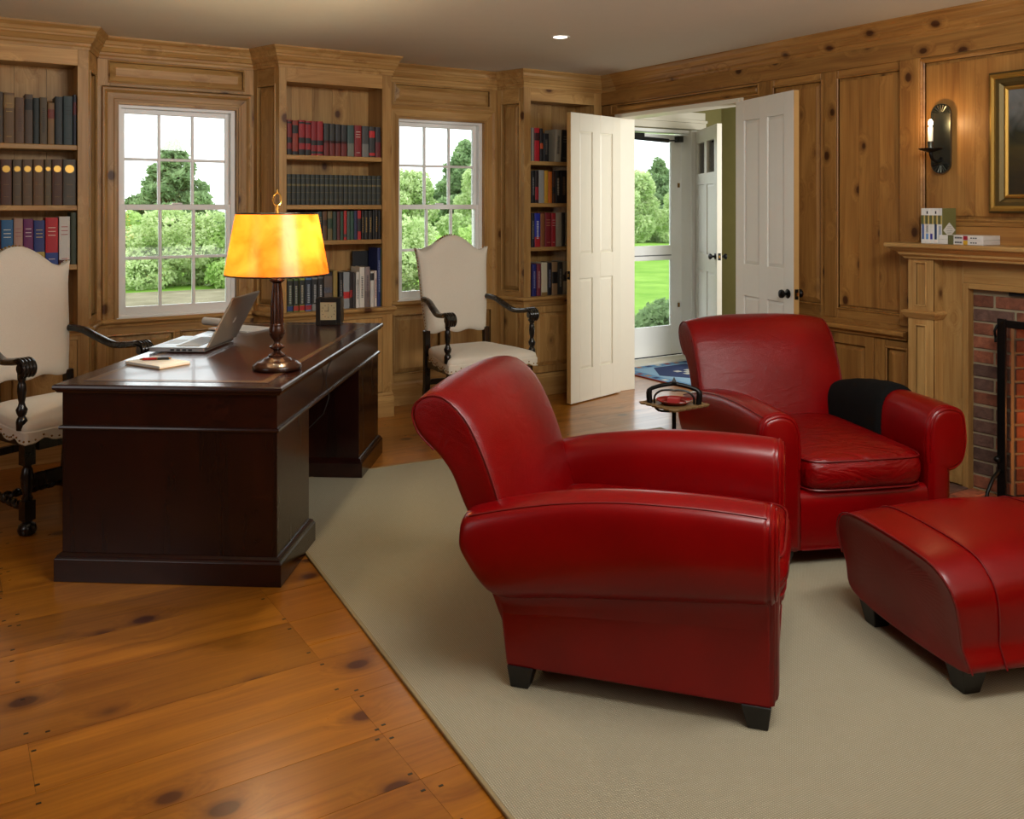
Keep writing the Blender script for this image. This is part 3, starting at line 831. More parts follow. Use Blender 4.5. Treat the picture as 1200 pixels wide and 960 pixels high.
# ------------------------------------------------------------------ hall beyond
hl = MB().box(4.575, 7.2, 6.22, 6.40, 2.13, CH).box(4.575, 4.86, 6.22, 6.40, 0, 2.13).box(6.02, 7.2, 6.22, 6.40, 0, 2.13)
wall_hb = hl.build('wall_hall_back', OLIVE, kind='structure')
wall_hr = MB().box(6.35, 6.5, 3.0, 6.4, 0, CH).build('wall_hall_right', OLIVE, kind='structure')
wall_hf = MB().box(4.575, 6.5, 2.85, 3.0, 0, CH).build('wall_hall_front', OLIVE, kind='structure')
wall_ho = MB().box(4.578, 4.59, 3.0, 4.10, 0, CH).box(4.578, 4.59, 5.45, 6.22, 0, CH).box(4.578, 4.59, 4.10, 5.45, DH+.03, CH).build('wall_hall_left', OLIVE, kind='structure')
# white frame of the street door and cream head casing
tr = MB().box(5.90, 6.02, 6.16, 6.38, 0, 2.13).box(4.86, 4.93, 6.16, 6.38, 0, 2.13).box(4.93, 5.90, 6.19, 6.38, 2.10, 2.13)
trim2 = tr.build('trim_2', SASHW, kind='structure', bevel=.002, seg=1)
t3 = MB().box(4.83, 6.10, 6.17, 6.225, 2.14, 2.20).box(4.83, 6.10, 6.15, 6.225, 2.20, 2.225).box(4.83, 6.10, 6.18, 6.225, 2.225, 2.30).box(6.02, 6.08, 6.18, 6.225, 0, 2.13)
t3.build('trim_3', CREAM, kind='structure', bevel=.003)
MB().box(4.93, 5.90, 6.10, 6.38, -.02, .03).build('trim_4', CREAM, kind='structure', bevel=.003)
# storm door (glazed, with crossbar)
sd = bpy.data.objects.new('door_3', None); COL.objects.link(sd); sd['kind'] = 'structure'; sd.location = (5.9, 6.3, 0); PM[sd.name] = Matrix.Translation((5.9, 6.3, 0))
x0, x1 = 4.94, 5.895
MB().box(x0, x0+.11, 6.285, 6.315, .04, 2.09).build('stile', SASHW, sd, True, bevel=.002, seg=1)
MB().box(x1-.13, x1, 6.285, 6.315, .04, 2.09).build('stile', SASHW, sd, True, bevel=.002, seg=1)
for z0, z1 in ((.04, .315), (.925, 1.06), (2.03, 2.09)):
    MB().box(x0+.11, x1-.13, 6.285, 6.315, z0, z1).build('rail', SASHW, sd, True, bevel=.002, seg=1)
MB().box(x0+.11, x1-.13, 6.283, 6.287, .965, .975).build('crossbar_groove', plain('grey_line', srgb(120, 122, 120), .6), sd, True)
MB().box(x0+.11, x1-.13, 6.298, 6.302, .315, .925).build('pane', GLASS, sd, True)
MB().box(x0+.11, x1-.13, 6.298, 6.302, 1.06, 2.03).build('pane', GLASS, sd, True)
MB().box(x0, x1, 6.28, 6.285, .035, .045).build('weather_strip', BLACKP, sd, True)
for z in (.5, 1.62): MB().box(x1-.05, x1-.035, 6.27, 6.286, z-.02, z+.02).build('hinge', BRASS, sd, True)
dc = thing('door_closer', (5.4, 6.25, 2.06), 0, 'black hydraulic closer mounted along the top of the glazed storm door', 'door closer')
MB().tube([(5.28, 6.255, 2.045), (5.70, 6.255, 2.03)], .02, 10).build('cylinder', BLACKP, dc, True)
MB().tube([(5.70, 6.255, 2.03), (5.83, 6.24, 2.04)], .007, 8).build('rod', BLACKP, dc, True)
MB().box(5.80, 5.86, 6.22, 6.28, 2.02, 2.075).build('bracket', BLACKP, dc, True, bevel=.004)
MB().box(5.24, 5.40, 6.235, 6.28, 2.05, 2.09).build('bracket', BLACKP, dc, True, bevel=.004)
MB().tube([(5.12, 6.25, 2.06), (5.26, 6.25, 2.06)], .01, 8).build('end_piece', BLACK, dc, True)
MB().box(4.94, 5.90, 6.20, 6.22, 2.103, 2.118).build('weather_strip', BLACKP, trim2, True)
# inner street door swung open into the hall
d4 = panel_door('door_4', (5.985, 6.17, 0), ang((5.985, 6.17), (5.53, 5.44)), .86, 2.12, .042, WHITE, [(.24, .85), (1.0, 1.62), (1.72, 2.0)], edge=CREAM, glassrow=True, knobz=1.0)

# hall kilim
kil = thing('rug', (5.5, 5.6, 0), 0, 'blue patterned kilim rug with red border on the floor of the hall', 'rug')
KB, KL, KN, KR, KW, KT = (plain('kilim_'+n, c, .95) for n, c in (('blue', srgb(96, 140, 180)), ('light', srgb(140, 176, 204)), ('navy', srgb(34, 52, 98)), ('red', srgb(136, 44, 36)), ('white', srgb(206, 204, 192)), ('tan', srgb(176, 128, 92))))
kx0, kx1, ky0, ky1 = 4.93, 6.0, 4.5, 6.13
MB().box(kx0, kx1, ky0, ky1, .0005, .007).build('border', KR, kil, True)
MB().box(kx0+.02, kx1-.02, ky0+.02, ky1-.02, .007, .0085).build('field', KB, kil, True)
MB().box(kx0+.12, kx1-.12, ky0+.12, ky1-.12, .0085, .0095).build('inner_field', KL, kil, True)
for cy in (4.95, 5.68):
    MB().prism([(5.08, cy), (5.28, cy-.3), (5.65, cy-.3), (5.85, cy), (5.65, cy+.3), (5.28, cy+.3)], lambda a, b, d: (a, b, d), .0095, .0105).build('medallion', KN, kil, True)
    mm_ = MB()
    for dx, dy in ((-.06, -.06), (.06, -.06), (0, 0), (-.06, .06), (.06, .06)): mm_.box(5.40+dx-.03, 5.40+dx+.03, cy+dy-.028, cy+dy+.028, .0105, .0112)
    mm_.build('motif', KW, kil, True)
for k in range(15):
    yy = ky0+.06+k*.104
    for xx in (kx0+.04, kx1-.09): MB().box(xx, xx+.05, yy, yy+.05, .0085, .0096).build('border_block', (KR, KW, KN, KT)[k % 4], kil, True)
for k in range(8):
    xx = kx0+.12+k*.11
    for yy in (ky0+.04, ky1-.09): MB().box(xx, xx+.05, yy, yy+.05, .0085, .0096).build('border_block', (KR, KT, KN, KW)[k % 4], kil, True)

# ------------------------------------------------------------------ sisal rug
ra = math.radians(-4.8)
rug = thing('rug', (1.36, 4.55, 0), ra, 'large pale sisal rug under the red leather armchairs', 'rug')
MB().box(0, 2.55, -4.9, 0, .0005, .010).build('weave', SISAL, rug)
MB().box(-.012, 0, -4.9, 0, .0005, .0115).build('binding', plain('rug_binding', srgb(150, 132, 96), .9), rug, bevel=.003)
MB().box(-.012, 2.55, 0, .012, .0005, .0115).build('binding', plain('rug_binding', srgb(150, 132, 96), .9), rug, bevel=.003)
RZ = .0105

# ------------------------------------------------------------------ recessed ceiling light
cl = thing('ceiling_light', (3.14, 4.39, CH), 0, 'small round recessed spotlight lit in the ceiling', 'ceiling light')
MB().lathe([(.042, -.002), (.058, -.004), (.060, 0), (.050, .0)], n=28, cap=False).build('trim_ring', WHITE, cl)
MB().lathe([(.0005, -.0015), (.044, -.0015)], n=28, cap=False).build('lens', emit('spot_glow', (1, .9, .74, 1), 6), cl)
# ------------------------------------------------------------------ red leather club chairs
def arm_section(zb, zt, s):
    """closed (y,z) ring of one rolled arm; s=-1 chair's right, +1 left; body plane at |y|=.38"""
    hgt = zt-zb
    p = [(-.104, .10), (-.004, .10), (-.004, zb-.004), (.022, zb+.004), (.055, zb+hgt*.13), (.072, zb+hgt*.36), (.073, zb+hgt*.58), (.064, zt-.045), (.045, zt-.017),
         (.015, zt-.004), (-.028, zt), (-.072, zt-.018), (-.098, zt-.062), (-.106, zt-.13), (-.105, zt-.22)]
    q = catmull(p[2:], 3)
    return [(s*(.38+o), z) for o, z in p[:2]+q]
ARM_T = [(-.92, .520), (-.86, .535), (-.75, .566), (-.6, .598), (-.45, .618), (-.35, .624), (-.2, .627), (-.08, .624), (0, .618)]
ARM_B = [(-.92, .275), (-.78, .282), (-.4, .322), (0, .362)]
def smooth_tab(tab, x):
    return sum(interp(tab, x+d) for d in (-.05, -.025, 0, .025, .05))/5
BACK = [(-.70, .30), (-.735, .42), (-.778, .55), (-.805, .63), (-.835, .70), (-.868, .765), (-.91, .822), (-.962, .862), (-1.012, .862), (-1.052, .835), (-1.066, .79), (-1.046, .735),
        (-1.010, .70), (-.972, .665), (-.93, .61), (-.888, .51), (-.795, .37), (-.74, .30)]
def club_chair(loc, rz, label):
    t = thing('club_armchair', loc, rz, label, 'armchair', 'red leather club armchairs')
    # low body
    for s in (-1, 1):
        nm = 'side_panel'
        y0, y1 = s*.376, s*.28
        prof = [(-.755, .072), (-.004, .072), (-.004, .355), (-.78, .285)]
        MB().prism(prof, lambda a, b, d: (a, d, b), y1, y0).build(nm, LEATHER, t, bevel=.008, seg=3)
    MB().prism([(-.752, .072), (-.70, .072), (-.70, .40), (-.785, .40)], lambda a, b, d: (a, d, b), -.36, .36).build('rear_panel', LEATHER, t, bevel=.01, seg=3)
    # arms
    for s in (-1, 1):
        xs = [-.884, -.882, -.874, -.858, -.835] + [lerp(-.80, -.03, k/16) for k in range(17)] + [-.014, -.005]
        rs = []
        for x in xs:
            zt, zb = smooth_tab(ARM_T, x), smooth_tab(ARM_B, x)
            sec = arm_section(zb, zt, s)
            k = 1.0
            if x <= -.83: k = {-.884: .70, -.882: .82, -.874: .92, -.858: .975, -.835: .995}[x]
            if x == -.005: k = .965
            cy, cz = s*.372, (zt+zb)/2+.02
            ring = []
            for y, z in sec:
                zz = cz+(z-cz)*k; yy = cy+(y-cy)*k
                w = max(0, min(1, (-.62-x)/.28))
                dx = w*max(0, min(1, (.43-zz)/.15))*.10 + w*max(0, zz-.50)*.1
                xx = x+dx
                if zz < .30: xx = max(xx, -.748-.03*max(0, (zz-.08)/.2))
                ring.append((xx, yy, zz))
            rs.append(ring)
        MB().rings(rs).build('arm', LEATHER, t, subd=1)
        # piping seam along the outer top of the roll
        seam = []
        for x in [lerp(-.855, -.012, k/26) for k in range(27)]:
            zt, zb = smooth_tab(ARM_T, x), smooth_tab(ARM_B, x)
            seam.append((x+(max(0, min(1, (-.62-x)/.28))*max(0, zt-.53)*.15), s*(.38+.046), zt-.0165))
        MB().tube(seam, .0024, 6).build('seam_piping', PIPING, t)
        # front plate with its double piping
        zt, zb = interp(ARM_T, 0), interp(ARM_B, 0)
        sec = [(s*a, b) for a, b in arm_section(zb, zt, 1)]
        sec = [(y, z) for y, z in sec if not (abs(z-.10) < 1e-6)]
        outl = [(s*.274, .078), (s*.376, .078)] + sec
        pl_ = inset(outl, .014)
        r0 = [(0.0, y, z) for y, z in inset(outl, .002)]; r1 = [(.006, y, z) for y, z in inset(outl, .004)]
        r2 = [(.008, y, z) for y, z in inset(outl, .012)]; r3 = [(.014, y, z) for y, z in inset(outl, .017)]; r4 = [(.017, y, z) for y, z in inset(outl, .026)]
        MB().rings([[(-.02, y, z) for y, z in inset(outl, .002)], r0, r1, r2, r3, r4]).build('arm_front', LEATHER, t, sharp=60)
        for dd, xx, rr in ((.003, -.001, .0045), (.0115, .0105, .0036)):
            path = [(xx, y, z) for y, z in inset(outl, dd)][2:]
            MB().tube(path, rr, 6).build('front_piping', LEATHER, t)
    # back: scroll profile swept across with a crowned face
    ys = [-.372, -.370, -.364, -.35, -.32] + [lerp(-.28, .28, k/10) for k in range(11)] + [.32, .35, .364, .370, .372]
    prof = [(a, b) for a, b in BACK]
    pc = catmull(prof, 2, closed=True)
    rs = []
    for y in ys:
        e = abs(y)
        ins = {.372: .022, .370: .010, .364: .004}.get(round(e, 3), 0)
        pr = inset(pc, ins) if ins else pc
        u = 1-(e/.372)**3
        ring = []
        for x, z in pr:
            front = 1 if x > -.17*(z-.3)-.72-.12 else 0
            fr = max(0, min(1, (z-.30)/.10))
            f = 0
            # how far forward this point sits from the scroll's middle line
            midx = interp([(.1, -.80), (.3, -.77), (.5, -.83), (.65, -.88), (.76, -.965), (.87, -.98)], z)
            if x > midx: f = min(1, (x-midx)/.04)
            g = max(0, min(1, (z-.78)/.08))
            ring.append((x+.040*u*f*fr*(1-.5*g), y, z-.010*g+.030*u*g))
        rs.append(ring)
    MB().rings(rs).build('backrest', LEATHER_B, t, subd=1)
    for s in (-1, 1):
        pr = inset(pc, .0035)
        def lowr(z): return z-.010*max(0, min(1, (z-.78)/.08))
        k0 = 2; k1 = 26
        MB().tube([(x, s*.3675, lowr(z)) for x, z in pr[k0:k1]], .0032, 6).build('back_piping', PIPING, t)
    # seat platform, front rail, cushion
    MB().box(-.70, -.06, -.275, .275, .09, .285).build('platform', LEATHER, t)
    rail = [(-.07, .078), (-.004, .078), (.004, .12), (.006, .25), (.004, .282), (-.008, .30), (-.025, .307), (-.05, .303), (-.07, .29)]
    MB().prism(rail, lambda a, b, d: (a, d, b), -.276, .276, smooth=True).build('front_rail', LEATHER, t)
    MB().tube([(.0065, -.272, .083), (.0065, .272, .083)], .003, 6).build('welt', PIPING, t)
    n = 14; rs = []
    cx, lx, ly = -.355, .385, .268
    def ring(k, z, bul=0):
        out = []
        for i in range(40):
            a = 2*PI*i/40; c, s_ = math.cos(a), math.sin(a); e = 2/7.5
            x = math.copysign(abs(c)**e, c); y = math.copysign(abs(s_)**e, s_)
            out.append((cx+x*(lx*k+bul*.8), y*(ly*k), z+(.018*(1-y*y*k*k)*(1 if z > .36 else -.2))*(1-(x*k)**4)))
        return out
    rs = [ring(.2, .312), ring(.8, .312), ring(.955, .314), ring(.985, .322, .002), ring(.995, .345, .012), ring(1, .375, .018), ring(.995, .405, .012), ring(.985, .425, .002), ring(.955, .437), ring(.8, .445), ring(.5, .452), ring(.2, .455)]
    MB().rings(rs).build('seat_cushion', LEATHER_W, t, subd=1)
    for z, dz in ((.428, 1), (.3165, -1)):
        pth = [(x+.004, y, zz) for x, y, zz in ring(.985, z, .001)]
        MB().tube([p for p in pth], .0038, 6, closed=True).build('cushion_piping', PIPING, t)
    for x in (-.712, -.042):
        for y in (-.341, .341):
            sx = 1 if x > -.3 else -1; sy = 1 if y > 0 else -1
            top = [(x-.04, y-.04), (x+.04, y-.04), (x+.04, y+.04), (x-.04, y+.04)]
            bot = [(a-(a-x)*.32+sx*.004, b-(b-y)*.32+sy*.004) for a, b in top]
            MB().rings([[(a, b, RZ) for a, b in bot], [(a, b, .076) for a, b in top]], smooth=False).build('leg', BLACKLEG, t, bevel=.003)
    return t
def front_centre(cx, cy, deg, half=.38):
    a = math.radians(deg); return (cx-math.sin(a)*half, cy+math.cos(a)*half)
A1 = -50.6
c = front_centre(1.889, 1.664, A1)
chair_near = club_chair((c[0], c[1], 0), math.radians(A1), 'nearest red leather club armchair, seen from its side, empty, no blanket')
A2 = -112.0
c = front_centre(2.748, 2.404, A2)
chair_far = club_chair((c[0], c[1], 0), math.radians(A2), 'red leather club armchair facing us by the fireplace with black blanket over one arm')

# black blanket folded over the far chair's left arm
bl = thing('blanket', (c[0], c[1], 0), math.radians(A2), 'folded black wool blanket draped over the arm of the farther red armchair', 'blanket')
def arm_path(x, off):
    zt, zb = smooth_tab(ARM_T, x), smooth_tab(ARM_B, x)
    p = [(-.106, .405), (-.1075, zt-.13), (-.099, zt-.062), (-.073, zt-.016), (-.028, zt+.003), (.018, zt-.004), (.060, zt-.05), (.080, zt-.11), (.084, zt-.17), (.088, zt-.22)]
    q = catmull(p, 3)
    P2 = []
    for i, (o, z) in enumerate(q):
        a = q[max(0, i-1)]; b = q[min(len(q)-1, i+1)]
        d = Vector((b[0]-a[0], b[1]-a[1])).normalized(); nn = Vector((-d.y, d.x))
        P2.append((.38+o+nn.x*off, z+nn.y*off))
    return P2
rs = []
xs = [lerp(-.80, -.30, k/14) for k in range(15)]
for k, x in enumerate(xs):
    w = .0015*math.sin(k*1.9)
    th = .016 if 0 < k < 14 else .009
    inn = arm_path(x, .002); out = arm_path(x, .002+th+w)
    rs.append([(x, y, z) for y, z in inn]+[(x, y, z) for y, z in reversed(out)])
MB().rings(rs).build('cloth', WOOL, bl, subd=1)

# ------------------------------------------------------------------ ottoman
ot = thing('ottoman', (2.484, 1.482, 0), math.radians(-110), 'low red leather ottoman on black block feet in the right foreground', 'ottoman')
OP = [(-.525, .078), (-.006, .078), (.008, .16), (.012, .24), (.004, .305), (-.032, .350), (-.10, .380), (-.27, .392), (-.44, .392), (-.53, .375), (-.575, .33), (-.585, .275), (-.565, .19)]
op = catmull(OP, 3, closed=True)
def oring(y, ins, lift, flare):
    pr = inset(op, ins) if ins else op
    return [(x, y-flare*(z-.078)/.3, z+lift*max(0, (z-.30)/.09)) for x, z in pr]
OW = .68
rs = [oring(.010, .03, 0, .05), oring(.002, .012, 0, .052), oring(0, .003, 0, .05), oring(.012, 0, 0, .046), oring(.06, 0, .006, .03), oring(.108, 0, .012, .012), oring(.112, .003, .012, .01), oring(.117, 0, .013, .01),
      oring(.22, 0, .022, 0), oring(OW/2, 0, .026, 0), oring(OW-.22, 0, .022, 0), oring(OW-.117, 0, .013, -.01), oring(OW-.112, .003, .012, -.01), oring(OW-.108, 0, .012, -.012), oring(OW-.06, 0, .006, -.03), oring(OW-.012, 0, 0, -.046), oring(OW, .003, 0, -.05), oring(OW-.002, .012, 0, -.052), oring(OW-.01, .03, 0, -.05)]
MB().rings(rs).build('body', LEATHER, ot, subd=1)
for y, fl_, li in ((.001, .051, 0), (.113, .01, .012), (OW-.001, -.051, 0), (OW-.113, -.01, .012)):
    MB().tube([(x, yy, z) for x, yy, z in oring(y, -.0004, li, fl_)][4:-3], .0026, 6).build('seam_piping', PIPING, ot)
for x in (-.475, -.05):
    for y in (.045, OW-.045):
        top = [(x-.042, y-.042), (x+.042, y-.042), (x+.042, y+.042), (x-.042, y+.042)]
        bot = [(a-(a-x)*.36, b-(b-y)*.36) for a, b in top]
        MB().rings([[(a, b, RZ) for a, b in bot], [(a, b, .086) for a, b in top]], smooth=False).build('leg', BLACKLEG, ot, bevel=.003)

# ------------------------------------------------------------------ pedestal desk
DA = math.radians(53.95); DL, DWd = 1.85, .88
desk = thing('desk', (1.08, 3.303, 0), DA, 'dark mahogany pedestal desk with leather top standing before the left window', 'desk')
oh = .022
MB().box(oh, DL-oh, oh, DWd-oh, .588, .722).build('apron', MAHO, desk, bevel=.002)
ed = [(0, 0), (0, 0)]
def ringrect(o, z): return [(-o, -o, z), (DL+o, -o, z), (DL+o, DWd+o, z), (-o, DWd+o, z)]
MB().rings([ringrect(-.02, .716), ringrect(-.008, .718), ringrect(-.004, .727), ringrect(.003, .731), ringrect(.005, .738), ringrect(.003, .746), ringrect(-.003, .750), ringrect(-.07, .750)], smooth=False).build('desktop', MAHO, desk)
t_ = NT('tooled_leather'); v = t_.coord(rnd=False)
t_.bump(t_.noise(v, 160, 3), .12, .001)
LTOP = t_.set(Base_Color=t_.mix(t_.noise(v, 5, 3), srgb(44, 16, 11), srgb(64, 26, 16)), Roughness=.28, Coat_Weight=.2)
MB().box(.075, DL-.075, .075, DWd-.075, .749, .7512).build('leather_inset', LTOP, desk)
tl_ = MB()
for i, w in ((.085, .0025), (.105, .0025)):
    tl_.box(i, DL-i, i, i+w, .7511, .7517).box(i, DL-i, DWd-i-w, DWd-i, .7511, .7517).box(i, i+w, i, DWd-i, .7511, .7517).box(DL-i-w, DL-i, i, DWd-i, .7511, .7517)
k = .09
while k < DL-.09:
    for yy in (.0935, DWd-.0985): tl_.box(k, k+.006, yy, yy+.005, .7511, .7517)
    k += .011
k = .09
while k < DWd-.09:
    for xx in (.0935, DL-.0985): tl_.box(xx, xx+.005, k, k+.006, .7511, .7517)
    k += .011
tl_.build('gilt_tooling', plain('worn_gilt', srgb(150, 122, 84), .35, .5), desk)
MB().rings([ringrect(-oh+.001, .574), ringrect(-oh+.009, .577), ringrect(-oh+.011, .583), ringrect(-oh+.009, .589), ringrect(-oh+.001, .592)], smooth=False).build('bead_moulding', MAHO, desk)
for (a, b) in ((oh, .44), (DL-.50, DL-oh)):
    MB().box(a, b, oh, DWd-oh, .06, .576).build('pedestal', MAHOZ, desk, bevel=.002)
    def rr(o, z): return [(a-o, oh-o, z), (b+o, oh-o, z), (b+o, DWd-oh+o, z), (a-o, DWd-oh+o, z)]
    MB().rings([rr(.022, 0.0), rr(.022, .085), rr(.016, .092), rr(.014, .099), rr(.004, .106), rr(-.002, .108)], smooth=False).build('plinth', MAHO, desk, bevel=.002)
MB().tube([(.67, -.006, .752), (.675, -.012, .735), (.685, .010, .70), (.69, .018, .64), (.68, .0, .57), (.66, .02, .50), (.64, .10, .42)], .0022, 6).build('lamp_cord', BLACKP, desk)
ud, wd_ = Vector((math.cos(DA), math.sin(DA))), Vector((-math.sin(DA), math.cos(DA)))
DT = .7518
def ondesk(x, y, z=DT): return (x, y, z)

# ------------------------------------------------------------------ table lamp
lx_, ly_ = 1.185, 3.675
lamp = thing('table_lamp', (lx_, ly_, DT), 0, 'lit table lamp with amber parchment shade and turned wooden column on the desk', 'lamp')
MB().lathe([(.094, 0), (.099, .004), (.1, .014), (.096, .022), (.088, .026), (.084, .032), (.074, .037), (.062, .039), (.056, .046), (.04, .052), (.034, .056)], n=40).build('base', LAMPW, lamp)
MB().lathe([(.034, .055), (.036, .060), (.02, .068), (.014, .076), (.018, .082), (.030, .089), (.031, .095), (.018, .101), (.012, .110), (.014, .118), (.024, .130), (.032, .146), (.034, .160), (.030, .176), (.0285, .182), (.0295, .186), (.027, .190)], n=32).build('turned_column', LAMPW, lamp)
MB().lathe([(.027, .189), (.0265, .26), (.022, .32), (.018, .352), (.017, .358)], n=32, flute=.13).build('fluted_column', LAMPW, lamp)
MB().lathe([(.018, .357), (.024, .362), (.032, .368), (.032, .376), (.014, .380), (.008, .40), (.008, .42)], n=24).build('column_cap', LAMPW, lamp)
sh = MB(); n = 56; rs = []
for rr_, zz in ((.2115, .394), (.1665, .644), (.1655, .644), (.2105, .394)): rs.append([(rr_*math.cos(2*PI*k/n), rr_*math.sin(2*PI*k/n), zz) for k in range(n)])
rs.append(rs[0]); sh.rings(rs, cap=False).build('lamp_shade', SHADE, lamp, sharp=30)
for rr_, zz in ((.2112, .394), (.1662, .645)):
    MB().tube([(rr_*math.cos(2*PI*k/48), rr_*math.sin(2*PI*k/48), zz) for k in range(48)], .003, 6, closed=True).build('shade_trim', BLACKP, lamp)
MB().tube([(0, 0, .42), (0, 0, .65)], .004, 6).build('stem', BRASS, lamp)
sp_ = MB()
for k in range(3):
    a = 2*PI*k/3; sp_.tube([(0, 0, .64), (.165*math.cos(a), .165*math.sin(a), .643)], .002, 5)
sp_.build('shade_spider', BRASS, lamp)
fi = MB(); fi.lathe([(.006, .648), (.010, .645), (.005, .662), (.008, .67), (.004, .678)], n=12)
a_ = math.radians(57.5+90)
lp = [(.017*math.sin(t)*math.cos(a_)*(1 if True else 1), .017*math.sin(t)*math.sin(a_), .705-.026*math.cos(t)) for t in [2*PI*k/16 for k in range(16)]]
fi.tube(lp, .0035, 6, closed=True); fi.lathe([(.005, .73), (.007, .735), (.001, .75)], n=10)
fi.build('finial', BRASS, lamp)
for (dx, dy, e) in ((.085, -.075, 26), (-.06, .03, 16)):
    MB().sphere((dx, dy, .50), .026, 12, 8, sz=1.2).build('bulb', emit('bulb_glow', (1, .72, .35, 1), 14), lamp)
    pl_ = bpy.data.lights.new('lamp_bulb_light', 'POINT'); pl_.energy = e; pl_.color = (1, .84, .56); pl_.shadow_soft_size = .03
    po = bpy.data.objects.new('lamp_bulb_light', pl_); COL.objects.link(po); po.location = (lx_+dx*1.15, ly_+dy*1.15, DT+.545)

# ------------------------------------------------------------------ laptop
n_ = Vector((1.033, 4.251)); f_ = Vector((1.311, 4.642)); hd = (f_-n_); hl_ = .37; hd.normalize()
sd_ = Vector((-hd.y, hd.x))     # towards the user
la = math.atan2(hd.y, hd.x)
lap = thing('laptop', (n_.x, n_.y, DT), la, 'open silver laptop computer on the desk, its lid turned towards us', 'laptop')
MB().box(0, hl_, .0, .262, .003, .024).build('base', SILVER, lap, bevel=.003)
kb = MB()
for r_ in range(6):
    for c_ in range(14):
        kb.box(.04+c_*.0208, .04+c_*.0208+.0182, .045+r_*.0182, .045+r_*.0182+.0155, .024, .0258)
kb.build('keyboard', plain('silver_keys', srgb(176, 176, 174), .5), lap)
MB().box(.125, .245, .175, .245, .0238, .0246).build('trackpad', plain('trackpad_grey', srgb(168, 168, 168), .4), lap)
pm = MB()
for k in range(4): pm.box(-.0006, .001, .06+k*.028, .078+k*.028, .008, .017)
pm.build('ports', BLACKP, lap)
th_ = math.radians(28)
def lid(u, w, o):   # w up the lid, o thickness outward
    return (u, -.004-w*math.sin(th_)-o*math.cos(th_), .024+w*math.cos(th_)-o*math.sin(th_))
ld = MB(); ld.rings([[lid(.001, 0, 0), lid(hl_-.001, 0, 0), lid(hl_-.001, .262, 0), lid(.001, .262, 0)], [lid(.001, 0, .010), lid(hl_-.001, 0, .010), lid(hl_-.001, .262, .010), lid(.001, .262, .010)]], smooth=False)
lo = ld.build('lid', SILVERD, lap, bevel=.003)
sc_ = MB(); sc_.rings([[lid(.016, .016, -.0005), lid(hl_-.016, .016, -.0005), lid(hl_-.016, .236, -.0005), lid(.016, .236, -.0005)], [lid(.016, .016, .001), lid(hl_-.016, .016, .001), lid(hl_-.016, .236, .001), lid(.016, .236, .001)]], smooth=False)
sc_.build('screen', plain('dark_screen', srgb(24, 26, 30), .15), lap)
LOGO = plain('pale_logo', srgb(226, 226, 228), .3)
ap = catmull([(0, .011), (-.007, .0145), (-.0145, .010), (-.0165, .0), (-.012, -.011), (-.006, -.0165), (0, -.0145), (.006, -.0165), (.0115, -.011), (.0135, -.006), (.0095, -.001), (.0095, .005), (.0135, .0095), (.007, .0145)], 3, closed=True)
lf = catmull([(0.0005, .0165), (.0015, .0225), (.0075, .0255), (.0065, .0195)], 3, closed=True)
for shp in (ap, lf):
    MB().prism([(-a*.95, b*.95) for a, b in shp], lambda a, b, d: lid(hl_/2+a, .125+b, d), .0095, .0108).build('logo', LOGO, lo)

# pad, pen, closed booklet, rolled paper, clock
pc_ = Vector((.795, 4.062)); pa_ = math.atan2(3.989-3.929, .902-.772)
pad = thing('notepad', (.772, 3.929, DT), pa_, 'square white notepad lying near the corner of the desk under a pen', 'notepad')
MB().box(0, .150, 0, .235, .0, .012).build('paper_block', PAPER, pad, bevel=.001, seg=1)
MB().box(-.001, .151, -.001, .236, -.0002, .002).build('backing_card', plain('tan_card', srgb(186, 152, 104), .7), pad)
pen = thing('pen', (.73, 4.118, DT+.0185), math.atan2(4.073-4.118, .846-.73), 'red and black pen with brass tips resting on the white notepad', 'pen')
def xt(x0, x1, r0, r1): return MB().rings([[(x, r*math.cos(2*PI*k/12), r*math.sin(2*PI*k/12)) for k in range(12)] for x, r in ((x0, r0), (x1, r1))])
xt(.012, .070, .0058, .0062).build('barrel', plain('red_lacquer', srgb(150, 22, 20), .2), pen)
xt(.070, .118, .0062, .0055).build('cap', BLACKP, pen)
xt(-.002, .012, .002, .0055).build('tip', BRASS, pen); xt(.0685, .0715, .0066, .0066).build('ring', BRASS, pen); xt(.118, .128, .0048, .002).build('end', BRASS, pen)
bk_ = thing('booklet', (1.52, 4.90, DT), math.radians(120), 'thin white booklet lying flat behind the laptop screen', 'booklet')
MB().box(-.02, .26, -.02, .17, 0, .009).build('pages', PAPER, bk_, bevel=.001)
rl = thing('paper_roll', (1.285, 5.235, DT), math.radians(-60), 'rolled white paper lying on the far side of the desk behind the laptop', 'paper roll')
xt_ = MB().rings([[(x, .022*math.cos(2*PI*k/18), .0225+.022*math.sin(2*PI*k/18)) for k in range(18)] for x in (-.02, .2)])
xt_.build('roll', PAPER, rl)
ca = math.radians(-118)
ck = thing('desk_clock', (1.865, 4.865, DT), ca, 'small black framed desk clock with cream dial on the far end of the desk', 'clock')
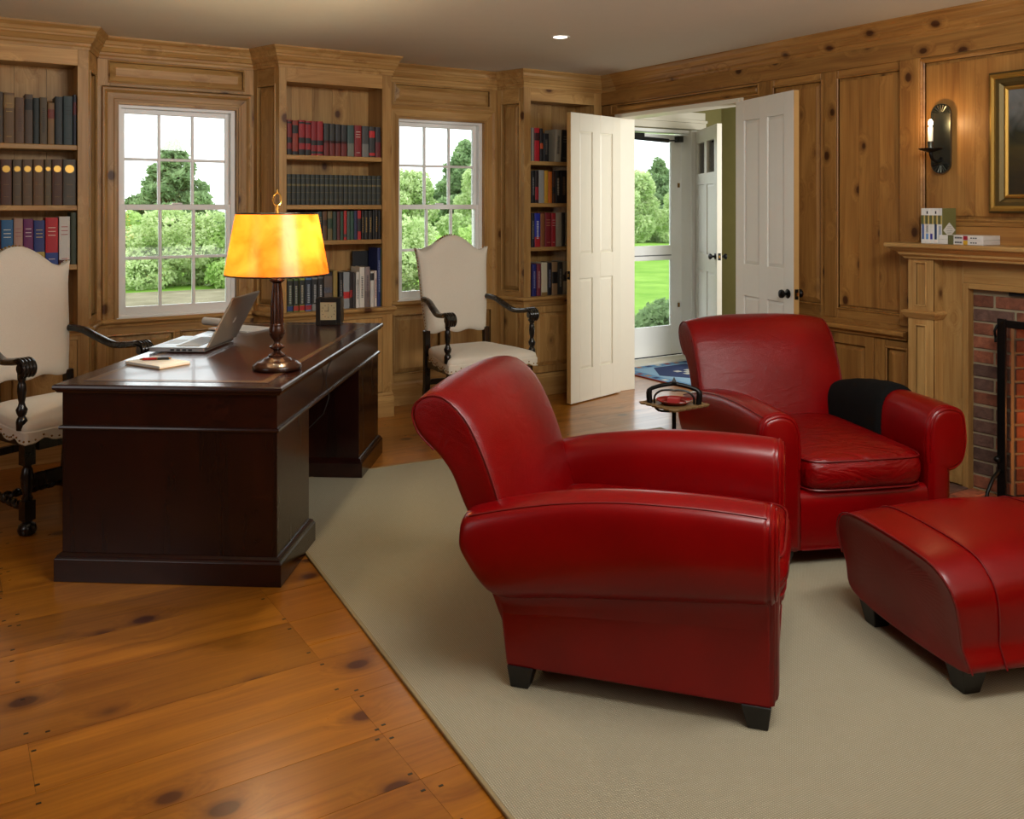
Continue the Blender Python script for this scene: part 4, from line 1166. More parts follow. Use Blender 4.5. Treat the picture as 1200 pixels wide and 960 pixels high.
# local +x is the facing direction
MB().box(-.05, 0, -.07, .07, 0, .155).build('case', BLACKP, ck, bevel=.003)
fr = MB(); fr.box(0, .008, -.07, -.045, 0, .155).box(0, .008, .045, .07, 0, .155).box(0, .008, -.045, .045, .13, .155).box(0, .008, -.045, .045, 0, .03)
fr.build('frame', BLACKP, ck, bevel=.002)
MB().box(0, .003, -.045, .045, .03, .13).build('dial', plain('dial_cream', srgb(176, 164, 128), .4), ck)
dm = MB()
for k in range(12):
    a = 2*PI*k/12; rr_ = .036
    y_, z_ = rr_*math.sin(a), .08+rr_*math.cos(a); dm.box(.003, .0038, y_-.0018, y_+.0018, z_-.003, z_+.003)
dm.build('hour_marks', BLACKP, ck)
MB().box(.0038, .0045, -.0012, .0012, .078, .108).build('minute_hand', BLACKP, ck); MB().box(.0038, .0045, -.022, .001, .079, .0815).build('hour_hand', BLACKP, ck)
MB().box(-.15, -.052, .060, .07, 0, .152).build('side_leaf', BLACKP, ck, bevel=.002)

# ------------------------------------------------------------------ cream upholstered armchairs
def carver(loc, rz, label):
    t = thing('upholstered_armchair', loc, rz, label, 'armchair', 'cream armchairs with black carved frames')
    # back cushion: local origin = foot of the back; x forward
    ZT = [(0, 1.229), (.1, 1.227), (.22, 1.216), (.36, 1.196), (.5, 1.166), (.6, 1.143), (.7, 1.128), (.82, 1.121), (.91, 1.127), (.96, 1.138), (1, 1.146)]
    WT = [(.5, .212), (.585, .216), (.75, .234), (.9, .243), (1.02, .249), (1.09, .258), (1.13, .266), (1.15, .272)]
    def lean(x, y, z): return (x-.13*(z-.55), y, z)
    us = [-1, -.985, -.96, -.91, -.86, -.8, -.72, -.64, -.56, -.48, -.4, -.3, -.2, -.1, 0, .1, .2, .3, .4, .48, .56, .64, .72, .8, .86, .91, .96, .985, 1]
    rs = []; NV = 26
    def zbot(u): return .585-.008*math.cos(u*PI*2.5)
    for vi in range(NV+1):
        v = (1-math.cos(PI*vi/NV))/2
        fr, bk2 = [], []
        for u in us:
            z = lerp(zbot(u), interp(ZT, abs(u)), v); y = u*interp(WT, z)
            edge = (1-abs(u)**10)*(1-abs(2*v-1)**14)
            fr.append(lean(.012+.026*edge, y, z)); bk2.append(lean(-.034, y, z))
        rs.append(fr+bk2[::-1])
    MB().rings(rs).build('back_cushion', LINEN, t, sharp=40)
    out = [(-.216, .60), (-.234, .75), (-.243, .9), (-.249, 1.02), (-.258, 1.09), (-.270, 1.14)]+[(-u*.262, interp(ZT, u)) for u in (.91, .82, .7, .6, .5, .36, .22, .1, 0)]
    # side borders of the back with nail heads
    nh = MB(); 
    lst = catmull(out, 8)
    acc = 0; prev = None
    for y, z in lst:
        if prev is not None: acc += math.hypot(y-prev[0], z-prev[1])
        prev = (y, z)
        if acc > .017:
            acc = 0
            for s in (-1, 1):
                nh.sphere(lean(-.012, s*(y if False else -y)*1.0+s*.001*0, z+ .002*(z > 1.12)), .0055, 6, 4)
    nh.build('nail_heads', BRASS, t, kind='stuff')
    # rear posts running down to the floor
    for s in (-1, 1):
        MB().rings([[(x+dx, s*.222+dy, z) for dx, dy in ((-.02, -.02), (.02, -.02), (.02, .02), (-.02, .02))] for x, z in ((-.035, 0.0), (-.005, .25), (.0, .45), (-.006, .60))], smooth=False).build('leg', EBONY, t, bevel=.004)
    # seat: trapezoid with crowned cushion and scalloped valance
    def seat(k, z, dz=0):
        o = []
        pts = [(.03, .225), (.20, .262), (.40, .300), (.50, .312), (.535, .296), (.542, .20), (.545, .1), (.545, 0)]
        pts = pts + [(x, -y) for x, y in reversed(pts[:-1])] + [(.02, -.1), (.02, 0), (.02, .1)]
        for x, y in pts: o.append((.28+(x-.28)*k, y*k, z+dz))
        return catmull(o, 2, closed=True)
    rs = [seat(.9, .43), seat(.985, .435), seat(1, .45), seat(1.0, .468), seat(.985, .485), seat(.93, .497), seat(.75, .512), seat(.4, .522), seat(.1, .525)]
    MB().rings(rs).build('seat_cushion', LINEN, t, sharp=70)
    # valance: strip following the seat edge with scalloped lower hem
    pts = [(.06, .232), (.20, .262), (.40, .300), (.50, .312), (.537, .296), (.544, .20), (.546, .1), (.546, 0)]
    pts = pts + [(x, -y) for x, y in reversed(pts[:-1])]
    pth = catmull([(a*1.0, b) for a, b in pts], 6)
    L = [0]
    for p, q in zip(pth, pth[1:]): L.append(L[-1]+math.hypot(p[0]-q[0], p[1]-q[1]))
    rs = []; nv = MB(); hem = []
    for (x, y), l in zip(pth, L):
        ph = (l-L[-1]/2)/.155
        hz = .400+.022*abs(math.sin(PI*(ph)))+.005*math.cos(4*PI*ph)
        cxx = .28; k = 1.004
        rs.append([(x, y, .46), (x+.004*(1 if x > .5 else 0), y*1.012, .455), (x+.004*(1 if x > .5 else 0), y*1.012, hz), (x, y, hz)])
        hem.append((x+.004*(1 if x > .5 else 0), y*1.013, hz))
    MB().rings(rs, smooth=False).build('valance', LINEN, t)
    MB().tube(hem, .0035, 5).build('gimp_braid', plain('gimp_cream', srgb(204, 194, 170), .9), t)
    acc = 0
    for p, q in zip(hem, hem[1:]):
        acc += math.hypot(p[0]-q[0], p[1]-q[1])
        if acc > .02: acc = 0; nv.sphere((q[0]+.003*(q[0] > .53), q[1]*1.008, q[2]+.012), .0045, 6, 4)
    nv.build('nail_heads', BRASS, t, kind='stuff')
    MB().box(.03, .50, -.235, .235, .36, .435).build('seat_frame', EBONY, t, bevel=.004)
    # arms: S-curved, scroll end carved with fingers
    for s in (-1, 1):
        path = catmull([(-.03, s*.232, .805), (.08, s*.246, .80), (.19, s*.262, .765), (.29, s*.276, .738), (.38, s*.286, .742), (.46, s*.292, .752), (.50, s*.293, .742)], 5)
        rs = []
        m = len(path)
        for i, p in enumerate(path):
            a = Vector(path[max(0, i-1)]); b = Vector(path[min(m-1, i+1)]); d = (b-a).normalized(); up = Vector((0, 0, 1)); up = (up-d*up.dot(d)).normalized(); w = d.cross(up)
            t_w = lerp(.022, .030, i/m); t_h = lerp(.020, .017, i/m)
            P = Vector(p)
            rs.append([tuple(P+w*t_w*math.cos(q)*(1) + up*t_h*math.sin(q)*(1.0 if math.sin(q) > 0 else .8)) for q in [2*PI*k/12 for k in range(12)]])
        MB().rings(rs).build('arm', EBONY, t)
        kn = MB()
        for j in range(4):
            yy = s*.293+(j-1.5)*.0155
            kn.tube(catmull([(.455, yy, .758), (.490, yy, .765), (.522, yy, .752), (.532, yy, .725), (.518, yy, .700), (.498, yy, .698)], 3), [.008]+[.010]*14+[.007], 7)
        kn.tube([(.50, s*.293-.03, .728), (.50, s*.293+.03, .728)], .020, 10)
        kn.build('scroll_handhold', EBONY, t)
        pr = [(.022, .462), (.023, .50), (.02, .51), (.014, .52), (.021, .535), (.024, .55), (.016, .565), (.012, .58), (.016, .60), (.019, .63), (.017, .66), (.013, .67), (.017, .68), (.018, .715), (.015, .735)]
        MB().lathe(pr, c=(.485, s*.300), n=14).build('arm_post', EBONY, t)
        # front leg turned with ball feet
        pr = [(.018, 0), (.034, .006), (.040, .025), (.034, .045), (.018, .055), (.026, .065)]
        MB().lathe(pr, c=(.478, s*.272), n=16).build('foot', EBONY, t)
        lg_ = MB().box(.454, .502, s*.272-.024, s*.272+.024, .065, .15).lathe([(.02, .149), (.024, .16), (.017, .175), (.024, .21), (.028, .25), (.022, .285), (.016, .295), (.022, .31)], c=(.478, s*.272), n=14)
        lg_.box(.454, .502, s*.272-.024, s*.272+.024, .305, .40)
        lg_.build('leg', EBONY, t)
        # twisted side stretcher
        st = MB(); N = 40
        for ph in (0, PI):
            st.tube([(lerp(-.01, .46, i/N), lerp(s*.222, s*.272, i/N)+.009*math.cos(i/N*2*PI*6+ph), .115+.009*math.sin(i/N*2*PI*6+ph)) for i in range(N+1)], .012, 6)
        st.build('twisted_stretcher', EBONY, t)
    st = MB()
    for ph in (0, PI):
        st.tube([(.23+.009*math.cos(i/40*2*PI*6+ph), lerp(-.24, .24, i/40), .115+.009*math.sin(i/40*2*PI*6+ph)) for i in range(41)], .012, 6)
    st.build('twisted_stretcher', EBONY, t)
    MB().box(-.015, .01, -.20, .20, .24, .275).build('rear_stretcher', EBONY, t, bevel=.003)
    MB().box(.468, .488, -.25, .25, .20, .26).build('carved_front_rail', EBONY, t, bevel=.006)
    return t
carver((.36, 4.98, 0), math.radians(-64), 'cream armchair with black carved arms behind the desk at the left edge')
carver((2.955, 5.33, 0), math.radians(-93), 'cream armchair with black carved arms standing before the right window')

# ------------------------------------------------------------------ smoking stand
sx_, sy_ = 2.553, 2.766
va = math.atan2(sy_, sx_)
stn = thing('smoking_stand', (sx_, sy_, RZ), va-PI/4, 'small black iron stand with square brass tray and arched handle between the armchairs', 'stand')
g = .10
tr_ = MB(); m_ = 6
edge = []
for sd4 in range(4):
    for k in range(m_*2):
        t0 = -g+2*g*k/(m_*2); w_ = g+(.006 if k % 2 else -.002)
        edge.append(((t0, -w_), (w_, t0), (-t0, w_), (-w_, -t0))[sd4])
tr_.rings([[(a, b, .600) for a, b in edge], [(a*1.03, b*1.03, .607) for a, b in edge], [(a*.9, b*.9, .609) for a, b in edge], [(a*.8, b*.8, .604) for a, b in edge]], smooth=False)
tr_.build('tray', plain('mottled_brass', srgb(138, 108, 68), .5, .4), stn)
MB().lathe([(.01, .606), (.055, .608), (.068, .618), (.073, .622), (.070, .618), (.05, .612)], n=28, cap=False).build('dish', plain('red_glass', srgb(150, 30, 28), .15), stn)
for s in (-1, 1):
    pts = catmull([(s*.098*.71, -s*.098*.71, .605), (s*.100*.71, -s*.100*.71, .655), (s*.07*.71, -s*.07*.71, .672), (s*.03*.71, -s*.03*.71, .682), (0, 0, .686)], 4)
    MB().tube(pts, [.012]*5+[.0085]*(len(pts)-5), 8).build('handle', BLACK, stn)
    pts2 = catmull([(s*.080*.71, -s*.080*.71, .605), (s*.078*.71, -s*.078*.71, .634), (s*.055*.71, -s*.055*.71, .655), (s*.02*.71, -s*.02*.71, .660), (0, 0, .658)], 4)
    MB().tube(pts2, .0045, 6).build('handle_scroll', BLACK, stn)
MB().lathe([(.012, .682), (.016, .688), (.012, .698), (.006, .706), (.001, .714)], n=4).build('finial', BLACK, stn)
MB().tube([(0, 0, .60), (0, 0, .03)], .009, 10).build('pole', BLACK, stn)
MB().lathe([(.11, 0), (.112, .008), (.08, .016), (.03, .024), (.012, .05)], n=28).build('base', BLACK, stn)
MB().tube(catmull([(-.06, .06, .598), (-.045, .045, .575), (-.015, .015, .572), (0, 0, .575)], 3), .005, 6).build('bracket', BLACK, stn)
mb_ = thing('matchbox', (sx_-.006, sy_-.004, RZ+.6115), va-.2, 'small red matchbox lying in the dish of the iron stand', 'matchbox')
MB().box(-.018, .018, -.024, .024, 0, .018).build('box', plain('matchbox_red', srgb(150, 36, 34), .6), mb_, bevel=.001)

# ------------------------------------------------------------------ candle sconce
SY_, SZ_ = 2.745, 1.778
sc = thing('wall_sconce', (XR-.012, SY_, SZ_), PI, 'dark pewter candle sconce with one lit white candle on the pine wall', 'sconce')
# local +x = into the room, local y = -world y
hw, hh = .054, .128
ol = [(hw*math.cos(t), hh+hw*math.sin(t)) for t in [PI*k/12 for k in range(13)]] + [(-hw*math.cos(t), -hh-hw*math.sin(t)) for t in [PI*k/12 for k in range(13)]]
MB().rings([[(.0, a, b) for a, b in ol], [(.014, a, b) for a, b in ol], [(.014, a, b) for a, b in inset(ol, .004)], [(.006, a, b) for a, b in inset(ol, .008)]], smooth=False).build('back_plate', PEWTER, sc)
for s in (-1, 1):
    rb = MB()
    for k in range(9):
        a = PI*(k+.5)/9
        rb.tube([(.008, .012*math.cos(a), s*(hh+.012*math.sin(a))), (.012, .048*math.cos(a), s*(hh+.048*math.sin(a)))], [.002, .005], 5)
    rb.build('fluted_end', PEWTER, sc)
MB().tube(catmull([(.006, 0, -.10), (.02, 0, -.115), (.05, 0, -.12), (.08, 0, -.11), (.098, 0, -.085), (.10, 0, -.06)], 4), .009, 8).build('bracket_arm', BLACK, sc)
MB().lathe([(.01, -.075), (.05, -.062), (.058, -.056), (.058, -.054), (.05, -.058), (.012, -.066)], c=(.10, 0), n=26, cap=False).build('drip_pan', BLACK, sc)
MB().lathe([(.016, -.07), (.014, -.05), (.015, -.03), (.016, -.018), (.013, -.018)], c=(.10, 0), n=16).build('candle_cup', PEWTER, sc)
MB().lathe([(.0125, -.03), (.0125, .052), (.010, .055)], c=(.10, 0), n=16).build('candle', WAX, sc)
MB().lathe([(.004, .053), (.006, .06), (.0105, .07), (.0115, .079), (.008, .090), (.001, .096)], c=(.10, 0), n=12).build('flame_bulb', emit('candle_glow', (1, .78, .42, 1), 28), sc)
sl_ = bpy.data.lights.new('candle_light', 'POINT'); sl_.energy = 1.6; sl_.color = (1, .62, .28); sl_.shadow_soft_size = .012
so_ = bpy.data.objects.new('candle_light', sl_); COL.objects.link(so_); so_.location = (XR-.012-.14, SY_, SZ_+.085)

# ------------------------------------------------------------------ framed painting
pt = thing('framed_painting', (XR-.012, 1.93, 1.738), PI, 'dark landscape painting in a wide gilt frame above the mantel', 'painting')
PW, PH = .555, .346   # half sizes
layers = [(0, .0, .0, GILTD), ]
def frame_band(o0, o1, h0, h1, mat, nm):
    m = MB(); rs = []
    for su, sv in ((-1, -1), (1, -1), (1, 1), (-1, 1), (-1, -1)):
        rs.append([(0.001, su*(PW-o0), sv*(PH-o0)), (h0, su*(PW-o0), sv*(PH-o0)), ((h0+h1)/2+.006, su*(PW-(o0+o1)/2), sv*(PH-(o0+o1)/2)), (h1, su*(PW-o1), sv*(PH-o1)), (.001, su*(PW-o1), sv*(PH-o1))])
    m.rings(rs, cap=False, smooth=False); m.build(nm, mat, pt)
frame_band(0, .012, .02, .034, GILTD, 'outer_moulding')
frame_band(.012, .036, .036, .040, GILT, 'gilt_moulding')
frame_band(.036, .074, .030, .016, GILTD, 'cove')
frame_band(.074, .092, .020, .016, GILT, 'inner_bead')
t = NT('oil_landscape'); v = t.coord(rnd=False)
sx3 = t.n('ShaderNodeSeparateXYZ'); t.l(v, sx3.inputs[0])
nz = t.noise(v, 6, 5, 1.0)
ad = t.n('ShaderNodeMath'); ad.operation = 'MULTIPLY_ADD'; ad.inputs[1].default_value = .35; t.l(nz, ad.inputs[0]); t.l(sx3.outputs[2], ad.inputs[2])
pc2 = t.ramp(ad.outputs[0], [(.0, srgb(34, 34, 24)), (.12, srgb(62, 56, 30)), (.24, srgb(28, 34, 26)), (.36, srgb(96, 98, 96)), (.5, srgb(120, 122, 124))])
t.set(Base_Color=pc2, Roughness=.35)
MB().box(.001, .010, -PW+.09, PW-.09, -PH+.09, PH-.09).build('canvas', t.m, pt)

# ------------------------------------------------------------------ books
BM = {}
def bmat(c):
    if c not in BM: BM[c] = plain('book_cloth', srgb(*c), .55)
    return BM[c]
s5, c5 = math.sin(math.radians(32.5)), math.cos(math.radians(32.5))
def px2x(px, Y):
    k = (px-600)/1055; return Y*(s5+k*c5)/(c5-k*s5)
GOLD = (176, 142, 72)
def book(x0, x1, h, z, col, label, group, y=5.625, d=.15, bands=(), rz=0, lettering=None, tilt=0):
    w = x1-x0-.0012
    t = thing('book', ((x0+x1)/2, y, z), rz, label, 'book', group)
    if tilt: t.rotation_euler = (0, tilt, rz)
    hw = w/2
    cv = MB()
    # rounded spine
    sp = [(hw*math.cos(a), -.0035*math.sin(a)) for a in [PI*k/6 for k in range(7)]]
    inner = [(-hw, .004), (hw, .004)]
    cv.prism(sp+inner, lambda a, b, dd: (a, b, dd), 0, h)
    cv.box(-hw, -hw+.0022, .003, d, 0, h).box(hw-.0022, hw, .003, d, 0, h)
    cv.build('cover', bmat(col), t)
    MB().box(-hw+.0022, hw-.0022, .004, d-.004, .003, h-.003).build('pages', PAGES, t)
    for (a, b, bc) in bands:
        MB().prism([(u*1.01, v_-.0006) for u, v_ in sp]+[(-hw*.9, .0), (hw*.9, .0)], lambda p, q, dd: (p, q, dd), h*a, h*b).build('spine_band', bmat(bc), t)
    if lettering:
        m = MB(); rr = random.Random(hash(label) & 0xffff if False else len(label)*7+int(x0*1000))
        kind, lc = lettering
        if kind == 'v':      # vertical title strokes
            zz = h*.25
            while zz < h*.78:
                l = rr.uniform(.005, .009)
                m.box(-hw*.35, hw*.35, -.0052, -.003, zz, zz+l*.62); zz += l+.0015
        elif kind == 'h':
            for zz in (h*.62, h*.70, h*.78): m.box(-hw*.6, hw*.6, -.0052, -.003, zz, zz+.0035)
            m.box(-hw*.5, hw*.5, -.0052, -.003, h*.12, h*.12+.003)
        elif kind == 'disc':
            m.prism([(hw*.72*math.cos(2*PI*k/16), h*.79+hw*.72*math.sin(2*PI*k/16)) for k in range(16)], lambda a, b, dd: (a, dd, b), -.0052, -.003)
            m.box(-hw*.5, hw*.5, -.0049, -.003, h*.45, h*.452); m.box(-hw*.5, hw*.5, -.0049, -.003, h*.18, h*.182)
        m.build('spine_lettering', bmat(lc) if kind != 'disc' else GILT, t, kind='stuff' if kind != 'disc' else None)
    return t
ORD = ['first', 'second', 'third', 'fourth', 'fifth', 'sixth', 'seventh', 'eighth', 'ninth', 'tenth', 'eleventh', 'twelfth', 'thirteenth', 'fourteenth', 'fifteenth', 'sixteenth', 'seventeenth', 'eighteenth', 'nineteenth', 'twentieth', 'twenty-first', 'twenty-second', 'twenty-third', 'twenty-fourth']
CLAMP = [None]
def row(specs, ox, sc_, oy, shelf_z, shelf_py, shelf_name, group, Y=5.622, d=.15):
    """specs: (px0, px1, top py, colour, look, bands, lettering) in zoomed units"""
    for i, s in enumerate(specs):
        a, b, top, col, look = s[:5]
        bands = s[5] if len(s) > 5 else (); let = s[6] if len(s) > 6 else None; tilt = s[7] if len(s) > 7 else 0
        X0, X1 = px2x(ox+a/sc_, Y), px2x(ox+b/sc_, Y)
        pxm = ox+(a+b)/2/sc_
        dep = Y/(c5-(pxm-600)/1055*s5)
        h = (shelf_py-(oy+top/sc_))*dep/1055
        if CLAMP[0]: X0, X1 = max(X0, CLAMP[0][0]), min(X1, CLAMP[0][1])
        if tilt: X0 += .012; X1 += .012
        book(X0, X1, h, shelf_z+.0005, col, '%s, %s from the left %s' % (look, ORD[i], shelf_name), group, Y, d, bands, 0, let, tilt)
# left bookcase
CLAMP[0] = (-.09, .659)
row([(-30, 16, 82, (66, 50, 34), 'brown cloth book'), (18, 71, 85, (104, 78, 46), 'tan book with gilt title', ((.70, .95, (134, 106, 62)),), ('h', GOLD)), (73, 119, 107, (98, 72, 50), 'light brown book with upright title', (), ('v', (80, 52, 36))),
     (121, 161, 90, (78, 62, 48), 'brown book with black label', ((.68, .90, (26, 24, 22)),)), (163, 192, 107, (28, 38, 36), 'narrow dark green book'), (194, 231, 103, (84, 70, 48), 'mottled olive brown book', (), ('v', (50, 40, 28))),
     (233, 266, 128, (124, 94, 56), 'short tan book with red label', ((.62, .84, (110, 44, 32)),)), (269, 307, 97, (40, 46, 48), 'charcoal blue book'), (310, 355, 93, (46, 62, 64), 'teal grey book, dark emblem', (), ('h', (24, 34, 36))), (357, 381, 85, (32, 34, 46), 'dark navy book with red label', ((.6, .85, (90, 30, 32)),))],
    0, 4.17, 90, 1.772, 169.3, 'on top shelf, left bookcase', 'books on the top shelf of the left bookcase')
D_ = ('disc', GOLD)
row([(-44, 0, 405, (72, 42, 26), 'brown book with gold disc', (), D_), (2, 58, 405, (80, 46, 28), 'chestnut book with gold disc', (), D_), (62, 107, 405, (84, 68, 48), 'drab olive book with gold disc', (), D_), (110, 159, 405, (92, 70, 46), 'tan brown book with gold disc', (), D_), (162, 215, 405, (98, 70, 40), 'warm tan book with gold disc', (), D_),
     (218, 252, 405, (90, 74, 48), 'narrow khaki book with gold disc', (), D_), (254, 306, 405, (74, 44, 26), 'dark chestnut book with gold disc', (), D_), (308, 371, 405, (72, 66, 56), 'wide grey brown book with gold disc', (), D_)],
    0, 4.17, 90, 1.432, 240.8, 'on middle shelf, left bookcase', 'gold disc volumes in the left bookcase')
row([(-30, 3, 695, (92, 24, 26), 'dark red book'), (5, 65, 695, (36, 92, 138), 'blue book with yellow foot', ((0, .30, (206, 178, 40)),), ('h', (220, 220, 200))), (67, 112, 690, (168, 134, 118), 'pinkish beige book with yellow foot', ((0, .28, (196, 170, 50)),), ('h', (150, 90, 90))), (114, 163, 693, (98, 24, 84), 'purple book', (), ('h', (220, 200, 200))),
     (165, 219, 702, (34, 50, 110), 'navy blue book with gold foot', ((0, .3, (170, 150, 70)),), ('h', (200, 180, 110))), (222, 284, 690, (176, 22, 34), 'scarlet book with blue foot', ((0, .26, (30, 60, 130)),), ('h', (230, 210, 190))), (288, 342, 687, (206, 202, 192), 'white book with maroon foot', ((0, .1, (80, 30, 20)),), ('h', (170, 40, 40))), (345, 375, 668, (54, 62, 40), 'narrow olive green book')],
    0, 4.17, 90, 1.098, 311, 'on lowest shelf, left bookcase', 'bright jacketed books in the left bookcase')
# middle bookcase
CLAMP[0] = (1.871, 2.527)
RB = ((0, .16, (26, 28, 30)), (.34, .50, (26, 28, 30)), (.9, .95, (26, 28, 30)))
RB2 = ((.05, .12, (26, 28, 30)), (.3, .44, (26, 28, 30)))
GB = ((0, .47, (112, 36, 32)), (.40, .47, (26, 26, 28)))
row([(63, 84, 76, (124, 30, 34), 'narrow red book with black bands', RB), (86, 113, 78, (142, 52, 36), 'rust red book with black bands', ((.0, .1, (26, 28, 30)), (.62, .86, (26, 28, 30)))), (115, 143, 76, (150, 34, 42), 'bright red book with black bands', RB), (145, 170, 79, (146, 32, 40), 'crimson book with black bands', RB), (171, 196, 79, (140, 30, 38), 'deep red book with black bands', RB2), (197, 225, 79, (148, 34, 42), 'wide red book with black bands', RB2),
     (228, 252, 87, (52, 54, 54), 'charcoal book over red base', GB), (254, 278, 88, (48, 52, 52), 'dark grey book over red base', GB), (280, 304, 90, (50, 50, 52), 'slate book over red base', GB), (306, 332, 92, (46, 48, 50), 'black grey book over red base', GB), (334, 364, 92, (60, 84, 82), 'teal grey book with pale base', ((0, .42, (112, 116, 106)),)), (366, 398, 92, (132, 28, 34), 'plain dark red book with white title', (), ('h', (220, 210, 200))),
     (400, 430, 94, (68, 70, 72), 'grey book with pale base', ((0, .42, (118, 120, 118)),)), (432, 458, 96, (52, 54, 56), 'dark book with scarlet label', ((.64, .86, (196, 40, 44)), (.05, .14, (196, 40, 44)))), (460, 487, 97, (52, 48, 52), 'charcoal book with maroon base', ((0, .5, (104, 34, 38)),))],
    320, 3.84, 120, 1.756, 180.6, 'on top shelf, middle bookcase', 'banded volumes on the top shelf of the middle bookcase')
w_ = (487-62)/20
for i in range(20):
    a = 62+i*w_
    X0, X1 = px2x(320+a/3.84, 5.622), px2x(320+(a+w_-.7)/3.84, 5.622)
    book(X0, X1, .196, 1.4355, (44, 50, 46), 'dark green gilt-banded volume, %s from the left in the matching set of middle bookcase' % ORD[i], 'matching dark green set in the middle bookcase', 5.622, .15, ((.16, .175, (104, 98, 62)), (.40, .415, (104, 98, 62)), (.62, .68, (110, 102, 62)), (.86, .875, (104, 98, 62))))
K = (24, 24, 26)
row([(63, 82, 488, K, 'black book'), (83, 102, 490, (36, 32, 30), 'dark brown book'), (103, 121, 487, K, 'black clothbound book'), (122, 141, 490, (40, 30, 30), 'black brown book'), (142, 160, 489, K, 'slim black book'), (162, 180, 488, (30, 32, 32), 'black green book'), (181, 200, 490, (44, 36, 32), 'umber book'), (202, 220, 487, (44, 70, 74), 'teal book', (), ('h', GOLD)),
     (222, 243, 487, (96, 68, 44), 'brown book with dark label', ((.5, .7, (50, 36, 26)),)), (245, 267, 487, (110, 98, 64), 'khaki book with green label', ((.4, .75, (40, 66, 50)),)), (269, 286, 488, (44, 62, 54), 'dark green book'), (287, 302, 488, (92, 40, 42), 'maroon book'), (303, 317, 488, (44, 76, 60), 'green book'), (318, 331, 486, (182, 40, 44), 'slim red book', ((.1, .2, (60, 60, 60)),)), (332, 346, 488, (70, 88, 80), 'grey green book'), (347, 363, 488, (46, 80, 66), 'sea green book'),
     (364, 379, 487, (36, 44, 80), 'navy book'), (380, 396, 486, (178, 40, 42), 'red book, black middle', ((.28, .72, (34, 34, 36)),)), (398, 409, 488, K, 'thin black book with gilt dots', (), ('v', GOLD)), (411, 427, 488, K, 'black book with gilt spine', (), ('v', GOLD)), (429, 446, 488, (28, 26, 26), 'ebony book with gilt spine', (), ('v', GOLD)), (448, 458, 487, K, 'very thin black book'), (459, 471, 484, (30, 26, 26), 'taller black gilt book', (), ('v', GOLD)), (473, 487, 487, K, 'last black book')],
    320, 3.84, 120, 1.203, 280.5, 'on third shelf, middle bookcase', 'assorted volumes on the third shelf of the middle bookcase')
W_ = (212, 208, 198)
row([(63, 90, 783, (104, 120, 60), 'olive book, black label', ((.2, .95, (34, 38, 36)), (.03, .18, (40, 60, 120))), ('v', (180, 190, 170))), (92, 115, 783, (96, 128, 62), 'grass green book with black label', ((.2, .95, (34, 38, 36)), (.03, .18, (170, 50, 40))), ('v', (180, 190, 170))), (118, 143, 783, (150, 164, 62), 'yellow green book with black label', ((.2, .95, (40, 44, 40)), (.03, .18, (180, 36, 40))), ('v', (190, 190, 170))), (145, 173, 783, (84, 128, 180), 'sky blue book with black label', ((.2, .95, (30, 38, 50)), (.03, .18, (150, 40, 50))), ('v', (180, 190, 200))),
     (175, 200, 783, (134, 136, 134), 'grey book with black label', ((.2, .95, (38, 40, 42)),), ('v', (190, 190, 190))), (202, 226, 781, (110, 108, 102), 'dull grey book with black label', ((.2, .95, (32, 34, 36)),), ('v', (190, 190, 190))), (229, 267, 762, (34, 30, 30), 'wide black pictorial book', ((.3, .9, (98, 84, 74)), (.45, .6, (140, 150, 170)))), (270, 290, 758, (150, 128, 66), 'mustard book'), (297, 314, 768, (34, 34, 36), 'black paperback', (), ('v', (150, 150, 150))), (316, 344, 768, (146, 152, 156), 'pale grey book with red block', ((.28, .46, (190, 36, 36)),)),
     (345, 357, 768, (42, 32, 32), 'thin black book with red title', ((.3, .5, (160, 40, 40)),)), (358, 371, 772, (60, 54, 54), 'thin charcoal book'), (373, 388, 770, W_, 'white book with bold black title', ((.0, .62, (226, 222, 214)),), ('v', (20, 20, 20))), (389, 412, 750, (220, 216, 206), 'taller white book with black title', (), ('v', (30, 30, 30))), (413, 436, 750, (142, 128, 126), 'grey mauve pictorial book', ((.0, .4, (110, 96, 92)),), ('v', (70, 60, 70))), (438, 454, 772, (214, 210, 202), 'white paperback with black top', ((.75, .95, (40, 40, 40)),)), (455, 467, 770, (208, 196, 188), 'slim white paperback with red title', (), ('v', (150, 40, 40))),
     (469, 484, 668, (36, 50, 104), 'tall navy book', (), ('v', (150, 160, 190))), (486, 499, 672, (34, 84, 48), 'tall dark green book', (), ('v', (150, 180, 150)))],
    320, 3.84, 120, .7475, 362.5, 'on counter, middle bookcase', 'jacketed books on the counter of the middle bookcase')
xb0, xb1 = px2x(320+380/3.84, 5.80), px2x(320+452/3.84, 5.80)
bb = thing('book', ((xb0+xb1)/2, 5.80, .7475), 0, 'large black book standing face out behind the white paperbacks, middle bookcase', 'book')
MB().box(-.1, .1, -.012, .012, 0, .37).build('cover', bmat((22, 24, 28)), bb, bevel=.002); MB().box(-.095, .101, -.009, .009, .003, .367).build('pages', PAGES, bb)
